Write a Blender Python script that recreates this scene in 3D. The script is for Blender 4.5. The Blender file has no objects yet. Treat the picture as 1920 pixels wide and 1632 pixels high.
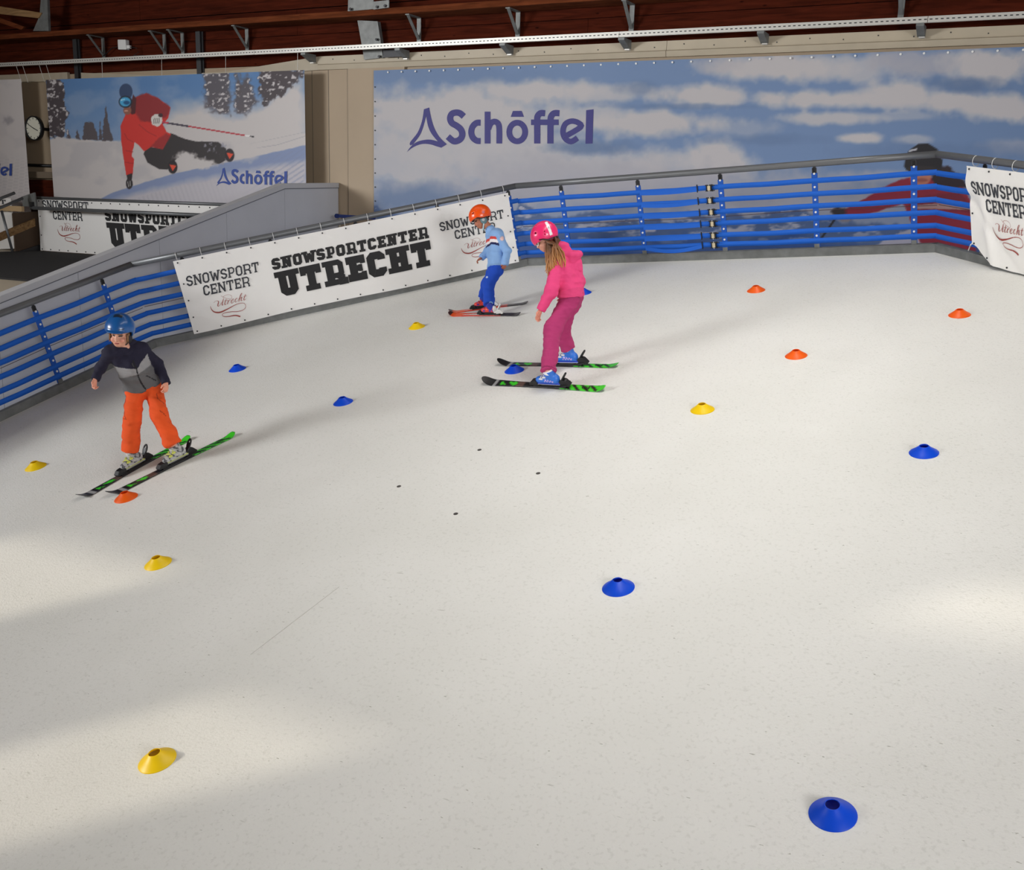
import bpy, math
import numpy as np
from mathutils import Matrix

# ---------------------------------------------------------------- camera model
F_PX = 1900.0
def _rot(p, r):
    cp, sp, c, s = math.cos(p), math.sin(p), math.cos(r), math.sin(r)
    right, up, fwd = np.array([1., 0, 0]), np.array([0, sp, cp]), np.array([0, cp, -sp])
    return np.array([c*right+s*up, -s*right+c*up, -fwd])
def _yaw(a):
    c, s = math.cos(a), math.sin(a)
    return np.array([[c, s, 0], [-s, c, 0], [0, 0, 1.]])
RC = _rot(math.radians(12.97144), math.radians(1.71351)) @ _yaw(math.radians(26.77863))  # rows: camera right, up, back
N = RC.T @ (_rot(math.radians(22.76), math.radians(-9.74)) @ np.array([0, 0, 1.]))       # normal of the tilted ski mat
CAM = N*3.342
EX = np.array([1., 0, 0]) - N*N[0]; EX /= np.linalg.norm(EX)
EY = np.cross(N, EX)

sc = bpy.context.scene
COL = sc.collection
cd = bpy.data.cameras.new('camera'); cam = bpy.data.objects.new('camera', cd); COL.objects.link(cam)
cd.sensor_fit = 'HORIZONTAL'; cd.sensor_width = 36.0; cd.lens = F_PX/1920*36.0; cd.clip_end = 200
mw = Matrix.Identity(4)
for i in range(3):
    for j in range(3):
        mw[i][j] = RC[j][i]
    mw[i][3] = CAM[i]
cam.matrix_world = mw
sc.camera = cam

# ---------------------------------------------------------------- light
sc.view_settings.view_transform = 'Standard'; sc.view_settings.look = 'None'
sc.view_settings.gamma = 1.0; sc.view_settings.use_curve_mapping = False
sc.view_settings.exposure = 0.10
w = bpy.data.worlds.new('World'); sc.world = w; w.use_nodes = True
bg = w.node_tree.nodes['Background']; bg.inputs[0].default_value = (0.86, 0.90, 1.0, 1); bg.inputs[1].default_value = 0.50
SUN_D = np.array([0.76, 0.60, -0.25]); SUN_D /= np.linalg.norm(SUN_D)
def look(o, d):
    from mathutils import Vector
    o.rotation_euler = Vector(d).to_track_quat('-Z', 'Y').to_euler()
sl = bpy.data.lights.new('low_sun', 'SUN'); sl.energy = 1.7; sl.angle = math.radians(1.0); sl.color = (1.0, 0.90, 0.74)
so = bpy.data.objects.new('low_sun', sl); COL.objects.link(so); so.location = (-30, -24, 14); look(so, SUN_D)
def area(name, loc, aim, sx, sy, e, col):
    l = bpy.data.lights.new(name, 'AREA'); l.shape = 'RECTANGLE'; l.size = sx; l.size_y = sy; l.energy = e; l.color = col
    o = bpy.data.objects.new(name, l); COL.objects.link(o); o.location = loc; look(o, np.array(aim, float)-np.array(loc, float))
    return o
area('window_or_fill_light', (-17.5, -6.3, 5.6), (-5.0, 11.5, 2.6), 8.0, 2.6, 700, (0.98, 0.99, 1.0)).data.spread = math.radians(84)  # daylight from the windows out of view at the left
area('window_or_fill_light', (7.6, -3.0, 5.0), (-7.5, 11.0, 2.6), 5.0, 2.4, 210, (0.99, 0.99, 1.0)).data.spread = math.radians(84)  # fill added from the right to brighten the grey panels; no window known there
area('overhead_fill', (-2.4, 6.5, 8.1), (-2.2, 6.5, 0), 8.0, 1.2, 135, (1.0, 0.985, 0.94)).data.spread = math.radians(106)  # added overhead fill for the middle of the mat, no lamps seen there
area('overhead_fill', (-5.0, 9.2, 8.1), (-5.0, 9.2, 0), 12.0, 1.2, 45, (1.0, 0.96, 0.88))  # second added overhead fill, weaker and further back

# ---------------------------------------------------------------- pixel helpers (1920 x 1632)
def ray(x, y): return np.array([(x-960)/F_PX, (816-y)/F_PX, -1.0]) @ RC
def hit(x, y, nn, c):
    d = ray(x, y); nn = np.array(nn, float); return CAM + d*((c-nn@CAM)/(nn@d))
def mat_at(x, y, h=0.0): return hit(x, y, N, h)
def wy(x, y, Y): return hit(x, y, (0, 1, 0), Y)
def wx(x, y, X): return hit(x, y, (1, 0, 0), X)
def wz(x, y, Z): return hit(x, y, (0, 0, 1), Z)
def at(x, y, d): return CAM + ray(x, y)*d
def pj(P):
    q = (np.asarray(P, float)-CAM) @ RC.T
    return np.stack([960+F_PX*q[..., 0]/-q[..., 2], 816-F_PX*q[..., 1]/-q[..., 2]], -1)
def depth(P): return -((np.asarray(P)-CAM) @ RC.T)[..., 2]
def PM(a, b, c=0.0): return a*EX + b*EY + c*N
def unit(v):
    v = np.asarray(v, float); return v/np.linalg.norm(v)

# ---------------------------------------------------------------- materials
def lin(c):
    c = np.asarray(c, float)/255.0
    return np.where(c <= 0.04045, c/12.92, ((c+0.055)/1.055)**2.4)
MATS = {}
def mat(name, rgb=None, rough=0.6, metal=0.0, bump=0.0, bscale=60.0, var=0.0, vscale=4.0, attr=False, spec=0.5, detail=4.0, bdist=0.01, coat=0.0):
    if name in MATS: return MATS[name]
    m = bpy.data.materials.new(name); m.use_nodes = True
    nt = m.node_tree; b = nt.nodes['Principled BSDF']
    b.inputs['Roughness'].default_value = rough; b.inputs['Metallic'].default_value = metal
    b.inputs['Specular IOR Level'].default_value = spec
    if coat: b.inputs['Coat Weight'].default_value = coat
    tc = nt.nodes.new('ShaderNodeTexCoord')
    src = None
    if attr:
        a = nt.nodes.new('ShaderNodeAttribute'); a.attribute_name = 'Col'; src = a.outputs['Color']
    else:
        c = lin(rgb); b.inputs['Base Color'].default_value = (*c, 1)
    if var:
        nz = nt.nodes.new('ShaderNodeTexNoise'); nz.inputs['Scale'].default_value = vscale; nz.inputs['Detail'].default_value = 5
        nt.links.new(tc.outputs['Object'], nz.inputs['Vector'])
        mr = nt.nodes.new('ShaderNodeMapRange'); mr.inputs[1].default_value = 0.3; mr.inputs[2].default_value = 0.7
        mr.inputs[3].default_value = 1-var; mr.inputs[4].default_value = 1+var
        nt.links.new(nz.outputs['Fac'], mr.inputs[0])
        mx = nt.nodes.new('ShaderNodeMix'); mx.data_type = 'RGBA'; mx.blend_type = 'MULTIPLY'; mx.inputs[0].default_value = 1
        if src is None: mx.inputs[6].default_value = (*lin(rgb), 1)
        else: nt.links.new(src, mx.inputs[6])
        nt.links.new(mr.outputs[0], mx.inputs[7]); src = mx.outputs[2]
    if src is not None: nt.links.new(src, b.inputs['Base Color'])
    if bump:
        nb = nt.nodes.new('ShaderNodeTexNoise'); nb.inputs['Scale'].default_value = bscale; nb.inputs['Detail'].default_value = detail
        nt.links.new(tc.outputs['Object'], nb.inputs['Vector'])
        bp = nt.nodes.new('ShaderNodeBump'); bp.inputs['Strength'].default_value = bump; bp.inputs['Distance'].default_value = bdist
        nt.links.new(nb.outputs['Fac'], bp.inputs['Height']); nt.links.new(bp.outputs[0], b.inputs['Normal'])
    MATS[name] = m
    return m

def wood_mat(name, rgb, dark=0.55, sx=1.2):
    m = mat(name, rgb, rough=0.95, bump=0.25, bscale=25, spec=0.1)
    nt = m.node_tree; b = nt.nodes['Principled BSDF']
    tc = nt.nodes.new('ShaderNodeTexCoord'); mp = nt.nodes.new('ShaderNodeMapping'); mp.inputs['Scale'].default_value = (sx, 8, 14)
    nz = nt.nodes.new('ShaderNodeTexNoise'); nz.inputs['Scale'].default_value = 1.6; nz.inputs['Detail'].default_value = 7; nz.inputs['Distortion'].default_value = 0.6
    kn = nt.nodes.new('ShaderNodeTexVoronoi'); kn.inputs['Scale'].default_value = 2.4
    mp2 = nt.nodes.new('ShaderNodeMapping'); mp2.inputs['Scale'].default_value = (0.8, 2, 2.2)
    cr = nt.nodes.new('ShaderNodeValToRGB')
    c = lin(rgb); cr.color_ramp.elements[0].position = 0.3; cr.color_ramp.elements[0].color = (*(c*dark), 1)
    cr.color_ramp.elements[1].position = 0.7; cr.color_ramp.elements[1].color = (*(c*1.25), 1)
    k2 = nt.nodes.new('ShaderNodeValToRGB'); k2.color_ramp.elements[0].position = 0.03; k2.color_ramp.elements[0].color = (0.25, 0.2, 0.2, 1)
    k2.color_ramp.elements[1].position = 0.08; k2.color_ramp.elements[1].color = (1, 1, 1, 1)
    mx = nt.nodes.new('ShaderNodeMix'); mx.data_type = 'RGBA'; mx.blend_type = 'MULTIPLY'; mx.inputs[0].default_value = 1
    L = nt.links.new
    L(tc.outputs['Object'], mp.inputs[0]); L(mp.outputs[0], nz.inputs['Vector']); L(nz.outputs['Fac'], cr.inputs[0])
    L(tc.outputs['Object'], mp2.inputs[0]); L(mp2.outputs[0], kn.inputs['Vector']); L(kn.outputs['Distance'], k2.inputs[0])
    L(cr.outputs[0], mx.inputs[6]); L(k2.outputs[0], mx.inputs[7]); L(mx.outputs[2], b.inputs['Base Color'])
    return m

M_BEIGE = mat('painted_panel_beige', (168, 149, 124), rough=0.6, var=0.04, vscale=1.5)
M_TRIM = mat('sheet_trim_beige', (180, 168, 146), rough=0.5, var=0.05, vscale=3)
M_GREYP = mat('grey_panel', (194, 195, 199), rough=0.55, var=0.03, vscale=2)
M_GREYC = mat('grey_panel_cap', (190, 190, 192), rough=0.45)
M_TIMBER = wood_mat('dark_timber', (74, 28, 14))
M_TIMBER2 = wood_mat('ledge_timber', (104, 54, 30))
M_PLANK = wood_mat('light_plank', (150, 118, 82))
M_GALV = mat('galvanised_steel', (118, 120, 118), rough=0.5, metal=0.35, var=0.18, vscale=9)
M_RAILST = mat('rail_steel', (112, 114, 116), rough=0.42, metal=0.4)
M_BRIGHT = mat('bright_steel', (205, 203, 196), rough=0.4, metal=0.3)
M_DARKST = mat('dark_steel', (58, 58, 60), rough=0.5, metal=0.5)
M_BLUE = mat('blue_webbing', (6, 92, 196), rough=0.75, bump=0.2, bscale=300)
M_BLUEP = mat('blue_post_sleeve', (8, 80, 176), rough=0.7, bump=0.2, bscale=200)
M_BLACK = mat('black_plastic', (20, 20, 22), rough=0.45)
M_BLACKR = mat('black_rubber', (28, 26, 26), rough=0.95, bump=0.5, bscale=120, var=0.2, vscale=30)
M_PVC = mat('white_banner_cloth', (240, 238, 234), rough=0.55, bump=0.12, bscale=6, bdist=0.02)
M_INK = mat('ink_charcoal', (52, 54, 60), rough=0.6)
M_INKB = mat('ink_black', (20, 19, 21), rough=0.6)
M_INKR = mat('ink_red', (160, 70, 62), rough=0.6)
M_NAVY = mat('ink_navy', (48, 44, 118), rough=0.6)
M_NAVY2 = mat('ink_blue', (52, 78, 156), rough=0.6)
M_WHITE = mat('white_plastic', (225, 225, 222), rough=0.5)
M_PALE = mat('pale_zinc', (206, 192, 160), rough=0.4, metal=0.2)
M_PAINT = mat('printed_cloth', attr=True, rough=0.6, bump=0.06, bscale=5, bdist=0.02)
M_CLOTH = mat('fabric', attr=True, rough=0.9, bump=0.35, bscale=55, bdist=0.006)
M_SKIP = mat('ski_print', attr=True, rough=0.35)
M_SHELL = mat('helmet_shell', attr=True, rough=0.32, coat=0.25)
M_BOOT = mat('boot_shell', attr=True, rough=0.38)
M_SKIN = mat('skin', attr=True, rough=0.55)
M_HAIR = mat('hair_strands', attr=True, rough=0.5)

# ---------------------------------------------------------------- mesh helpers
class MB:
    def __init__(s): s.v = []; s.f = []
    def add(s, vs, fs):
        o = len(s.v); s.v += [tuple(map(float, p)) for p in vs]; s.f += [tuple(i+o for i in f) for f in fs]; return s
    def box(s, c, ax, half):
        c = np.asarray(c, float); ax = [np.asarray(a, float)*h for a, h in zip(ax, half)]
        vs = [c+i*ax[0]+j*ax[1]+k*ax[2] for i in (-1, 1) for j in (-1, 1) for k in (-1, 1)]
        return s.add(vs, [(0, 1, 3, 2), (4, 6, 7, 5), (0, 4, 5, 1), (2, 3, 7, 6), (0, 2, 6, 4), (1, 5, 7, 3)])
    def aabb(s, lo, hi):
        lo, hi = np.array(lo, float), np.array(hi, float); return s.box((lo+hi)/2, np.eye(3), (hi-lo)/2)
    def bar(s, a, b, w, t, up=(0, 0, 1)):
        a, b = np.asarray(a, float), np.asarray(b, float); d = b-a; l = np.linalg.norm(d); d /= l
        u = np.asarray(up, float); u = unit(u-d*(u@d)); return s.box((a+b)/2, (d, np.cross(d, u), u), (l/2, t/2, w/2))
    def tube(s, pts, r, n=10, cap=True):
        pts = [np.asarray(p, float) for p in pts]; m = len(pts)
        rs = r if hasattr(r, '__len__') else [r]*m
        o = len(s.v); prev = None
        for i, p in enumerate(pts):
            d = unit(pts[min(i+1, m-1)]-pts[max(i-1, 0)])
            if prev is None:
                a = np.array([0, 0, 1.]) if abs(d[2]) < 0.9 else np.array([1., 0, 0])
            else: a = prev
            a = unit(a-d*(a@d)); b = np.cross(d, a); prev = a
            s.v += [tuple(p+rs[i]*(math.cos(t)*a+math.sin(t)*b)) for t in np.arange(n)*2*math.pi/n]
        for i in range(m-1):
            for k in range(n):
                s.f.append((o+i*n+k, o+i*n+(k+1) % n, o+(i+1)*n+(k+1) % n, o+(i+1)*n+k))
        if cap: s.f.append(tuple(o+k for k in range(n))[::-1]); s.f.append(tuple(o+(m-1)*n+k for k in range(n)))
        return s
    def disc(s, c, ax, r, h, n=12):
        ax = unit(ax); return s.tube([np.asarray(c)-ax*h/2, np.asarray(c)+ax*h/2], r, n)
    def prism(s, poly, ext):
        poly = [np.asarray(p, float) for p in poly]; ext = np.asarray(ext, float); m = len(poly)
        fs = [tuple(range(m))[::-1], tuple(range(m, 2*m))] + [(i, (i+1) % m, m+(i+1) % m, m+i) for i in range(m)]
        return s.add(poly+[p+ext for p in poly], fs)
    def lathe(s, c, ax, prof, n=32):
        ax = unit(ax); a = np.array([1., 0, 0]); a = unit(a-ax*(a@ax)); b = np.cross(ax, a); o = len(s.v); c = np.asarray(c, float)
        for r, z in prof:
            s.v += [tuple(c+ax*z+r*(math.cos(t)*a+math.sin(t)*b)) for t in np.arange(n)*2*math.pi/n]
        for i in range(len(prof)-1):
            for k in range(n): s.f.append((o+i*n+k, o+i*n+(k+1) % n, o+(i+1)*n+(k+1) % n, o+(i+1)*n+k))
        return s

def link(o, parent=None):
    COL.objects.link(o)
    if parent is not None: o.parent = parent
    return o
def base_of(parent):
    if parent is None: return np.zeros(3)
    p = np.array(parent.location)
    return p + base_of(parent.parent)
def build(name, mb, material, parent=None, smooth=False, col=None, auto=None):
    """one mesh object; vertices given in world space"""
    V, Fc = (mb.v, mb.f) if isinstance(mb, MB) else mb
    V = np.asarray(V, float)
    org = base_of(parent) if parent is not None else (V.min(0)+V.max(0))/2
    me = bpy.data.meshes.new(name)
    if isinstance(Fc, np.ndarray):
        k = Fc.shape[1]
        me.vertices.add(len(V)); me.vertices.foreach_set('co', (V-org).astype(np.float32).ravel())
        me.loops.add(Fc.size); me.loops.foreach_set('vertex_index', Fc.astype(np.int32).ravel())
        me.polygons.add(len(Fc)); me.polygons.foreach_set('loop_start', np.arange(0, Fc.size, k, dtype=np.int32))
        me.update(calc_edges=True); me.validate()
    else:
        me.from_pydata([tuple(p) for p in (V-org)], [], Fc); me.update()
    if col is not None:
        ca = me.color_attributes.new('Col', 'FLOAT_COLOR', 'POINT')
        c4 = np.ones((len(V), 4), np.float32); c4[:, :3] = col; ca.data.foreach_set('color', c4.ravel())
    me.materials.append(material)
    if smooth: me.polygons.foreach_set('use_smooth', np.ones(len(me.polygons), bool))
    o = bpy.data.objects.new(name, me); link(o, parent)
    if parent is None: o.location = org
    if auto: 
        bv = o.modifiers.new('bevel', 'BEVEL'); bv.width = auto; bv.segments = 2; bv.limit_method = 'ANGLE'
    return o
def copy_part(o, parent, offset, name=None):
    c = o.copy(); link(c, parent); c.location = np.array(o.location)+np.asarray(offset)
    return c
def thing(name, label, cat, loc, group=None):
    o = bpy.data.objects.new(name, None); COL.objects.link(o); o.location = tuple(loc); o.empty_display_size = 0.1
    return tag(o, label, cat, group)
def tag(o, label=None, cat=None, group=None, kind=None):
    if label: o['label'] = label
    if cat: o['category'] = cat
    if group: o['group'] = group
    if kind: o['kind'] = kind
    return o
def struct(o, label=None): return tag(o, label, kind='structure')
I3 = np.eye(3)
# ---------------------------------------------------------------- lettering: strokes on a unit em, returned as quads
def stroke(pts, t, closed=False):
    """thick mitred polyline -> list of quads (4x2); t may be a list (one per point)"""
    p = np.asarray(pts, float); m = len(p); ts = np.asarray(t if hasattr(t, '__len__') else [t]*m, float)
    L, Rr = [], []
    for i in range(m):
        a = p[(i-1) % m] if (closed or i > 0) else None
        b = p[(i+1) % m] if (closed or i < m-1) else None
        d1 = unit(p[i]-a) if a is not None else unit(b-p[i])
        d2 = unit(b-p[i]) if b is not None else d1
        n1, n2 = np.array([-d1[1], d1[0]]), np.array([-d2[1], d2[0]])
        nn = n1+n2; l = np.linalg.norm(nn)
        nn = n1 if l < 1e-3 else nn/l
        k = min(1.0/max(nn@n1, 0.45), 1.8)
        L.append(p[i]+nn*k*ts[i]/2); Rr.append(p[i]-nn*k*ts[i]/2)
    r = range(m if closed else m-1)
    return [np.array([L[i], L[(i+1) % m], Rr[(i+1) % m], Rr[i]]) for i in r]
def glyph(ch, t):
    w = {'S': .62, 'N': .78, 'O': .66, 'W': .95, 'P': .68, 'R': .76, 'T': .72, 'C': .64, 'E': .66, 'U': .78, 'H': .82}[ch]
    w = w + (t-.16)*0.55
    h = t/2; l, r, b, u = h, w-h, h, 1-h; c = 0.14 if t < .2 else .085; sf = t*.75
    g = []
    def hs(x, y): g.extend(stroke([(x-h-t*.42, y), (x+h+t*.42, y)], sf))
    tb, bb = 1-sf/2, sf/2
    if ch == 'O': g += stroke([(l, b+c), (l+c, b), (r-c, b), (r, b+c), (r, u-c), (r-c, u), (l+c, u), (l, u-c)], t, True)
    elif ch == 'C': g += stroke([(r, .66), (r, u-c), (r-c, u), (l+c, u), (l, u-c), (l, b+c), (l+c, b), (r-c, b), (r, b+c), (r, .34)], t)
    elif ch == 'S': g += stroke([(r, .70), (r, u-c), (r-c, u), (l+c, u), (l, u-c), (l, .5+c*.8), (l+c, .5+.02), (r-c, .5-.02), (r, .5-c*.8), (r, b+c), (r-c, b), (l+c, b), (l, b+c), (l, .30)], t)
    elif ch == 'U':
        l, r = l+t*.3, r-t*.3
        g += stroke([(l, 1), (l, b+c), (l+c, b), (r-c, b), (r, b+c), (r, 1)], t); hs(l, tb); hs(r, tb)
    elif ch == 'N':
        l, r = l+t*.25, r-t*.25
        g += stroke([(l, 0), (l, 1)], t*.9) + stroke([(r, 0), (r, 1)], t*.9) + stroke([(l, 1-t*.3), (r, t*.3)], t); hs(l, bb); hs(l, tb); hs(r, tb)
    elif ch == 'W':
        for a_, b_ in (((l, 1), (w*.29, t*.1)), ((w*.29, t*.1), (w*.5, .8)), ((w*.5, .8), (w*.71, t*.1)), ((w*.71, t*.1), (r, 1))): g += stroke([a_, b_], t*.95)
        hs(l, tb); hs(r, tb)
    elif ch in 'PR':
        l = l+t*.35; y0 = .42 if t < .2 else .38; kb_ = .82 if t < .2 else .70; u = 1-t*kb_/2
        g += stroke([(l, 0), (l, 1)], t) + stroke([(0, u), (r-c, u), (r, u-c), (r, y0+c), (r-c, y0), (l, y0)], t*kb_); hs(l, bb)
        if ch == 'R': g += stroke([(r-c-.05, y0), (r-.02, y0-c), (r-.02, sf/2), (w+t*.2, sf/2)], t*.9)
    elif ch == 'T':
        x = w/2; g += stroke([(0, u), (w, u)], t) + stroke([(x, 0), (x, 1)], t); hs(x, bb)
        g += stroke([(t*.35, 1), (t*.35, .64)], t*.7) + stroke([(w-t*.35, 1), (w-t*.35, .64)], t*.7)
    elif ch == 'E':
        l = l+t*.35
        g += stroke([(l, 0), (l, 1)], t) + stroke([(0, u), (w, u)], t) + stroke([(0, b), (w, b)], t) + stroke([(l, .5), (w*.72, .5)], t*.8)
        g += stroke([(w-t*.33, 1), (w-t*.33, .66)], t*.66) + stroke([(w-t*.33, 0), (w-t*.33, .34)], t*.66) + stroke([(w*.72, .36), (w*.72, .64)], t*.5)
    elif ch == 'H':
        l, r = l+t*.35, r-t*.35
        g += stroke([(l, 0), (l, 1)], t) + stroke([(r, 0), (r, 1)], t) + stroke([(l, .5), (r, .5)], t*.85)
        for x in (l, r): hs(x, bb); hs(x, tb)
    return g, w
def word(text, t, gap=0.12):
    out, x = [], 0.0
    for ch in text:
        g, wd = glyph(ch, t)
        out.append([q+np.array([x, 0]) for q in g]); x += wd+gap
    x -= gap
    return [[q*np.array([1/x, 1]) for q in g] for g in out]      # per letter, unit square
def quads_to_mesh(quads, f, maxlen=0.04):
    """map 2-D quads through f(xy array)->world, cut along their length"""
    V, Fc = [], []
    for q in quads:
        a, b = f(np.array([q[0], q[3]])), f(np.array([q[1], q[2]]))
        nq = np.cross(a[1]-a[0], b[0]-a[0]); nl = np.linalg.norm(nq)
        if nl < 1e-12: continue
        nq = nq/nl*(1 if nq@(CAM-a[0]) > 0 else -1)*.0002*(len(Fc) % 11)      # overlapping strokes lie on each other like print layers
        n = max(1, int(np.ceil(np.linalg.norm(b-a, axis=1).max()/maxlen)))
        o = len(V)
        for i in range(n+1):
            s = i/n; V += list(f(np.array([q[0]*(1-s)+q[1]*s, q[3]*(1-s)+q[2]*s]))+nq)
        Fc += [(o+2*i, o+2*i+1, o+2*i+3, o+2*i+2) for i in range(n)]
    return V, Fc
# logo word of the two big wall pictures, strokes in the units of an enlarged view of the photograph
def logo_quads():
    g = []
    def strip(a, b): g.extend(np.array([a[i], a[i+1], b[i+1], b[i]], float) for i in range(len(a)-1))
    def smooth(p, n=4):
        p = np.asarray(p, float); out = []
        for i in range(len(p)-1):
            p0, p1, p2, p3 = p[max(i-1, 0)], p[i], p[i+1], p[min(i+2, len(p)-1)]
            for s in np.arange(n)/n:
                out.append(.5*((2*p1)+(-p0+p2)*s+(2*p0-5*p1+4*p2-p3)*s*s+(-p0+3*p1-3*p2+p3)*s**3))
        return np.array(out+[p[-1]])
    strip(smooth([(342, 664), (342, 640), (395, 570), (425, 490), (440, 403)]), smooth([(362, 656), (368, 648), (412, 588), (438, 520), (458, 440)]))
    strip(smooth([(440, 403), (455, 450), (468, 520), (495, 580), (545, 640)]), smooth([(478, 390), (490, 455), (512, 530), (550, 600), (605, 655)]))
    strip(smooth([(605, 655), (545, 636), (490, 622), (440, 624), (390, 638), (350, 668), (318, 712)]), smooth([(565, 680), (530, 670), (490, 657), (440, 652), (395, 662), (352, 684), (318, 712)]))
    def st(p, t): g.extend(stroke(smooth(p), t))
    st([(728, 455), (700, 432), (670, 427), (640, 438), (629, 470), (642, 502), (675, 522), (706, 548), (717, 582), (706, 614), (680, 631), (650, 631), (612, 600)], 46)
    st([(850, 500), (820, 502), (792, 528), (782, 567), (792, 605), (820, 629), (850, 632)], 44)
    g.extend(stroke([(900, 420), (900, 650)], 42)); st([(905, 545), (922, 506), (950, 492), (975, 506), (984, 545), (984, 650)], 42)
    th = np.linspace(0, 2*math.pi, 33)[:-1]
    o = np.stack([1113+78*np.cos(th), 567+88*np.sin(th)], 1); i_ = np.stack([1113+36*np.cos(th), 567+46*np.sin(th)], 1)
    for k in range(32): g.append(np.array([o[k], o[(k+1) % 32], i_[(k+1) % 32], i_[k]]))
    g.append(np.array([(1082, 415), (1145, 415), (1162, 458), (1066, 458)], float))
    st([(1314, 432), (1280, 432), (1259, 456), (1257, 500), (1257, 650)], 45); st([(1418, 432), (1380, 432), (1357, 456), (1353, 500), (1352, 650)], 45)
    g.extend(stroke([(1212, 497), (1412, 497)], 40))
    st([(1462, 597), (1570, 532), (1553, 500), (1505, 489), (1460, 510), (1443, 562), (1458, 612), (1500, 636), (1548, 610)], 40)
    g.append(np.array([(1612, 410), (1665, 404), (1657, 650), (1606, 652)], float))
    return g
LOGO = logo_quads(); NEMB = 16+16+24
def _sc(pts_): return [(860+(x+.1)*101+y*20, 1140-(x+.1)*21.7-y*82) for x, y in pts_]
SCRIPT = [  # handwritten word under the block letters (enlarged-view units), (points, widths)
 (_sc([(-1.15, 1.15), (-.85, 1.45), (-.45, 1.45), (-.12, 1.15), (-.12, .55), (-.08, .1), (.1, .0), (.35, .2), (.62, .8)]), [4, 4, 6, 16, 17, 14, 8, 5, 4]),
 ([(930, 930), (1000, 960), (1080, 985), (1150, 985), (1165, 950), (1140, 915), (1080, 905), (1010, 925), (975, 965)], [4, 4, 4, 4, 4, 4, 4, 4, 5]),
 (_sc([(.88, 1.75), (.80, .9), (.78, .3), (.88, .02), (1.1, .15)]), [7, 15, 16, 11, 4]),
 (_sc([(1.48, 1.45), (1.38, .7), (1.36, .2), (1.48, .0), (1.75, .2)]), [8, 13, 13, 9, 4]), (_sc([(1.15, 1.0), (1.85, 1.0)]), [6, 6]),
 (_sc([(2.02, .95), (1.98, 0)]), [12, 13]), (_sc([(2.0, .45), (2.2, .85), (2.45, .92)]), [5, 7, 12]),
 (_sc([(2.72, .48), (3.1, .6), (3.14, .9), (2.92, .98), (2.72, .6), (2.74, .15), (2.98, 0), (3.35, .3)]), [4, 5, 7, 8, 12, 12, 8, 4]),
 (_sc([(3.92, .82), (3.76, .98), (3.56, .7), (3.54, .25), (3.74, 0), (4.12, .3)]), [10, 8, 12, 12, 8, 4]),
 (_sc([(4.2, .4), (4.55, 1.3), (4.72, 1.85), (4.6, 1.95), (4.45, 1.4), (4.38, .0)]), [4, 5, 6, 7, 13, 14]), (_sc([(4.4, .5), (4.68, .95), (4.86, .85), (4.82, .2), (4.95, 0), (5.15, .2)]), [4, 7, 13, 13, 8, 4]),
 (_sc([(5.55, 1.45), (5.45, .7), (5.43, .2), (5.55, 0), (5.85, .25)]), [8, 13, 13, 9, 4]), (_sc([(5.2, 1.0), (5.9, 1.0)]), [6, 6]),
 ([(705, 1135), (722, 1190), (770, 1245), (850, 1264), (930, 1255), (1010, 1222), (1100, 1180), (1200, 1128), (1300, 1088), (1390, 1075), (1440, 1095), (1462, 1140), (1440, 1190), (1380, 1228), (1280, 1248), (1170, 1250), (1060, 1262), (985, 1280), (955, 1305), (965, 1335), (1020, 1350), (1100, 1345), (1190, 1330), (1270, 1332), (1340, 1352)],
  [4, 12, 20, 26, 26, 22, 16, 12, 9, 8, 7, 7, 8, 10, 11, 11, 11, 10, 8, 9, 12, 14, 20, 24, 26])]

# ---------------------------------------------------------------- 2-D noise and painting for the printed pictures
def vnoise(x, y, seed=0):
    xi, yi = np.floor(x).astype(np.int64), np.floor(y).astype(np.int64); fx, fy = x-xi, y-yi
    fx, fy = fx*fx*(3-2*fx), fy*fy*(3-2*fy)
    def h(a, b):
        n = (a*374761393+b*668265263+seed*1442695041) & 0x7fffffff; n = ((n ^ (n >> 13))*1274126177) & 0x7fffffff
        return ((n ^ (n >> 16)) & 0xffff)/65535.0
    return (h(xi, yi)*(1-fx)+h(xi+1, yi)*fx)*(1-fy)+(h(xi, yi+1)*(1-fx)+h(xi+1, yi+1)*fx)*fy
def fbm(x, y, o=4, seed=0):
    s, a = 0, .5
    for k in range(o): s = s+a*vnoise(x*2**k, y*2**k, seed+k); a *= .5
    return s/(1-.5**o)
def poly_sd(x, y, P):
    P = np.asarray(P, float); d = np.full(x.shape, 1e9); ins = np.zeros(x.shape, bool)
    for i in range(len(P)):
        a, b = P[i-1], P[i]; e = b-a; t = np.clip(((x-a[0])*e[0]+(y-a[1])*e[1])/(e@e+1e-9), 0, 1)
        d = np.minimum(d, np.hypot(x-a[0]-t*e[0], y-a[1]-t*e[1]))
        c = ((a[1] > y) != (b[1] > y)) & (x < (b[0]-a[0])*(y-a[1])/(b[1]-a[1]+1e-12)+a[0]); ins ^= c
    return np.where(ins, -d, d)
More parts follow.
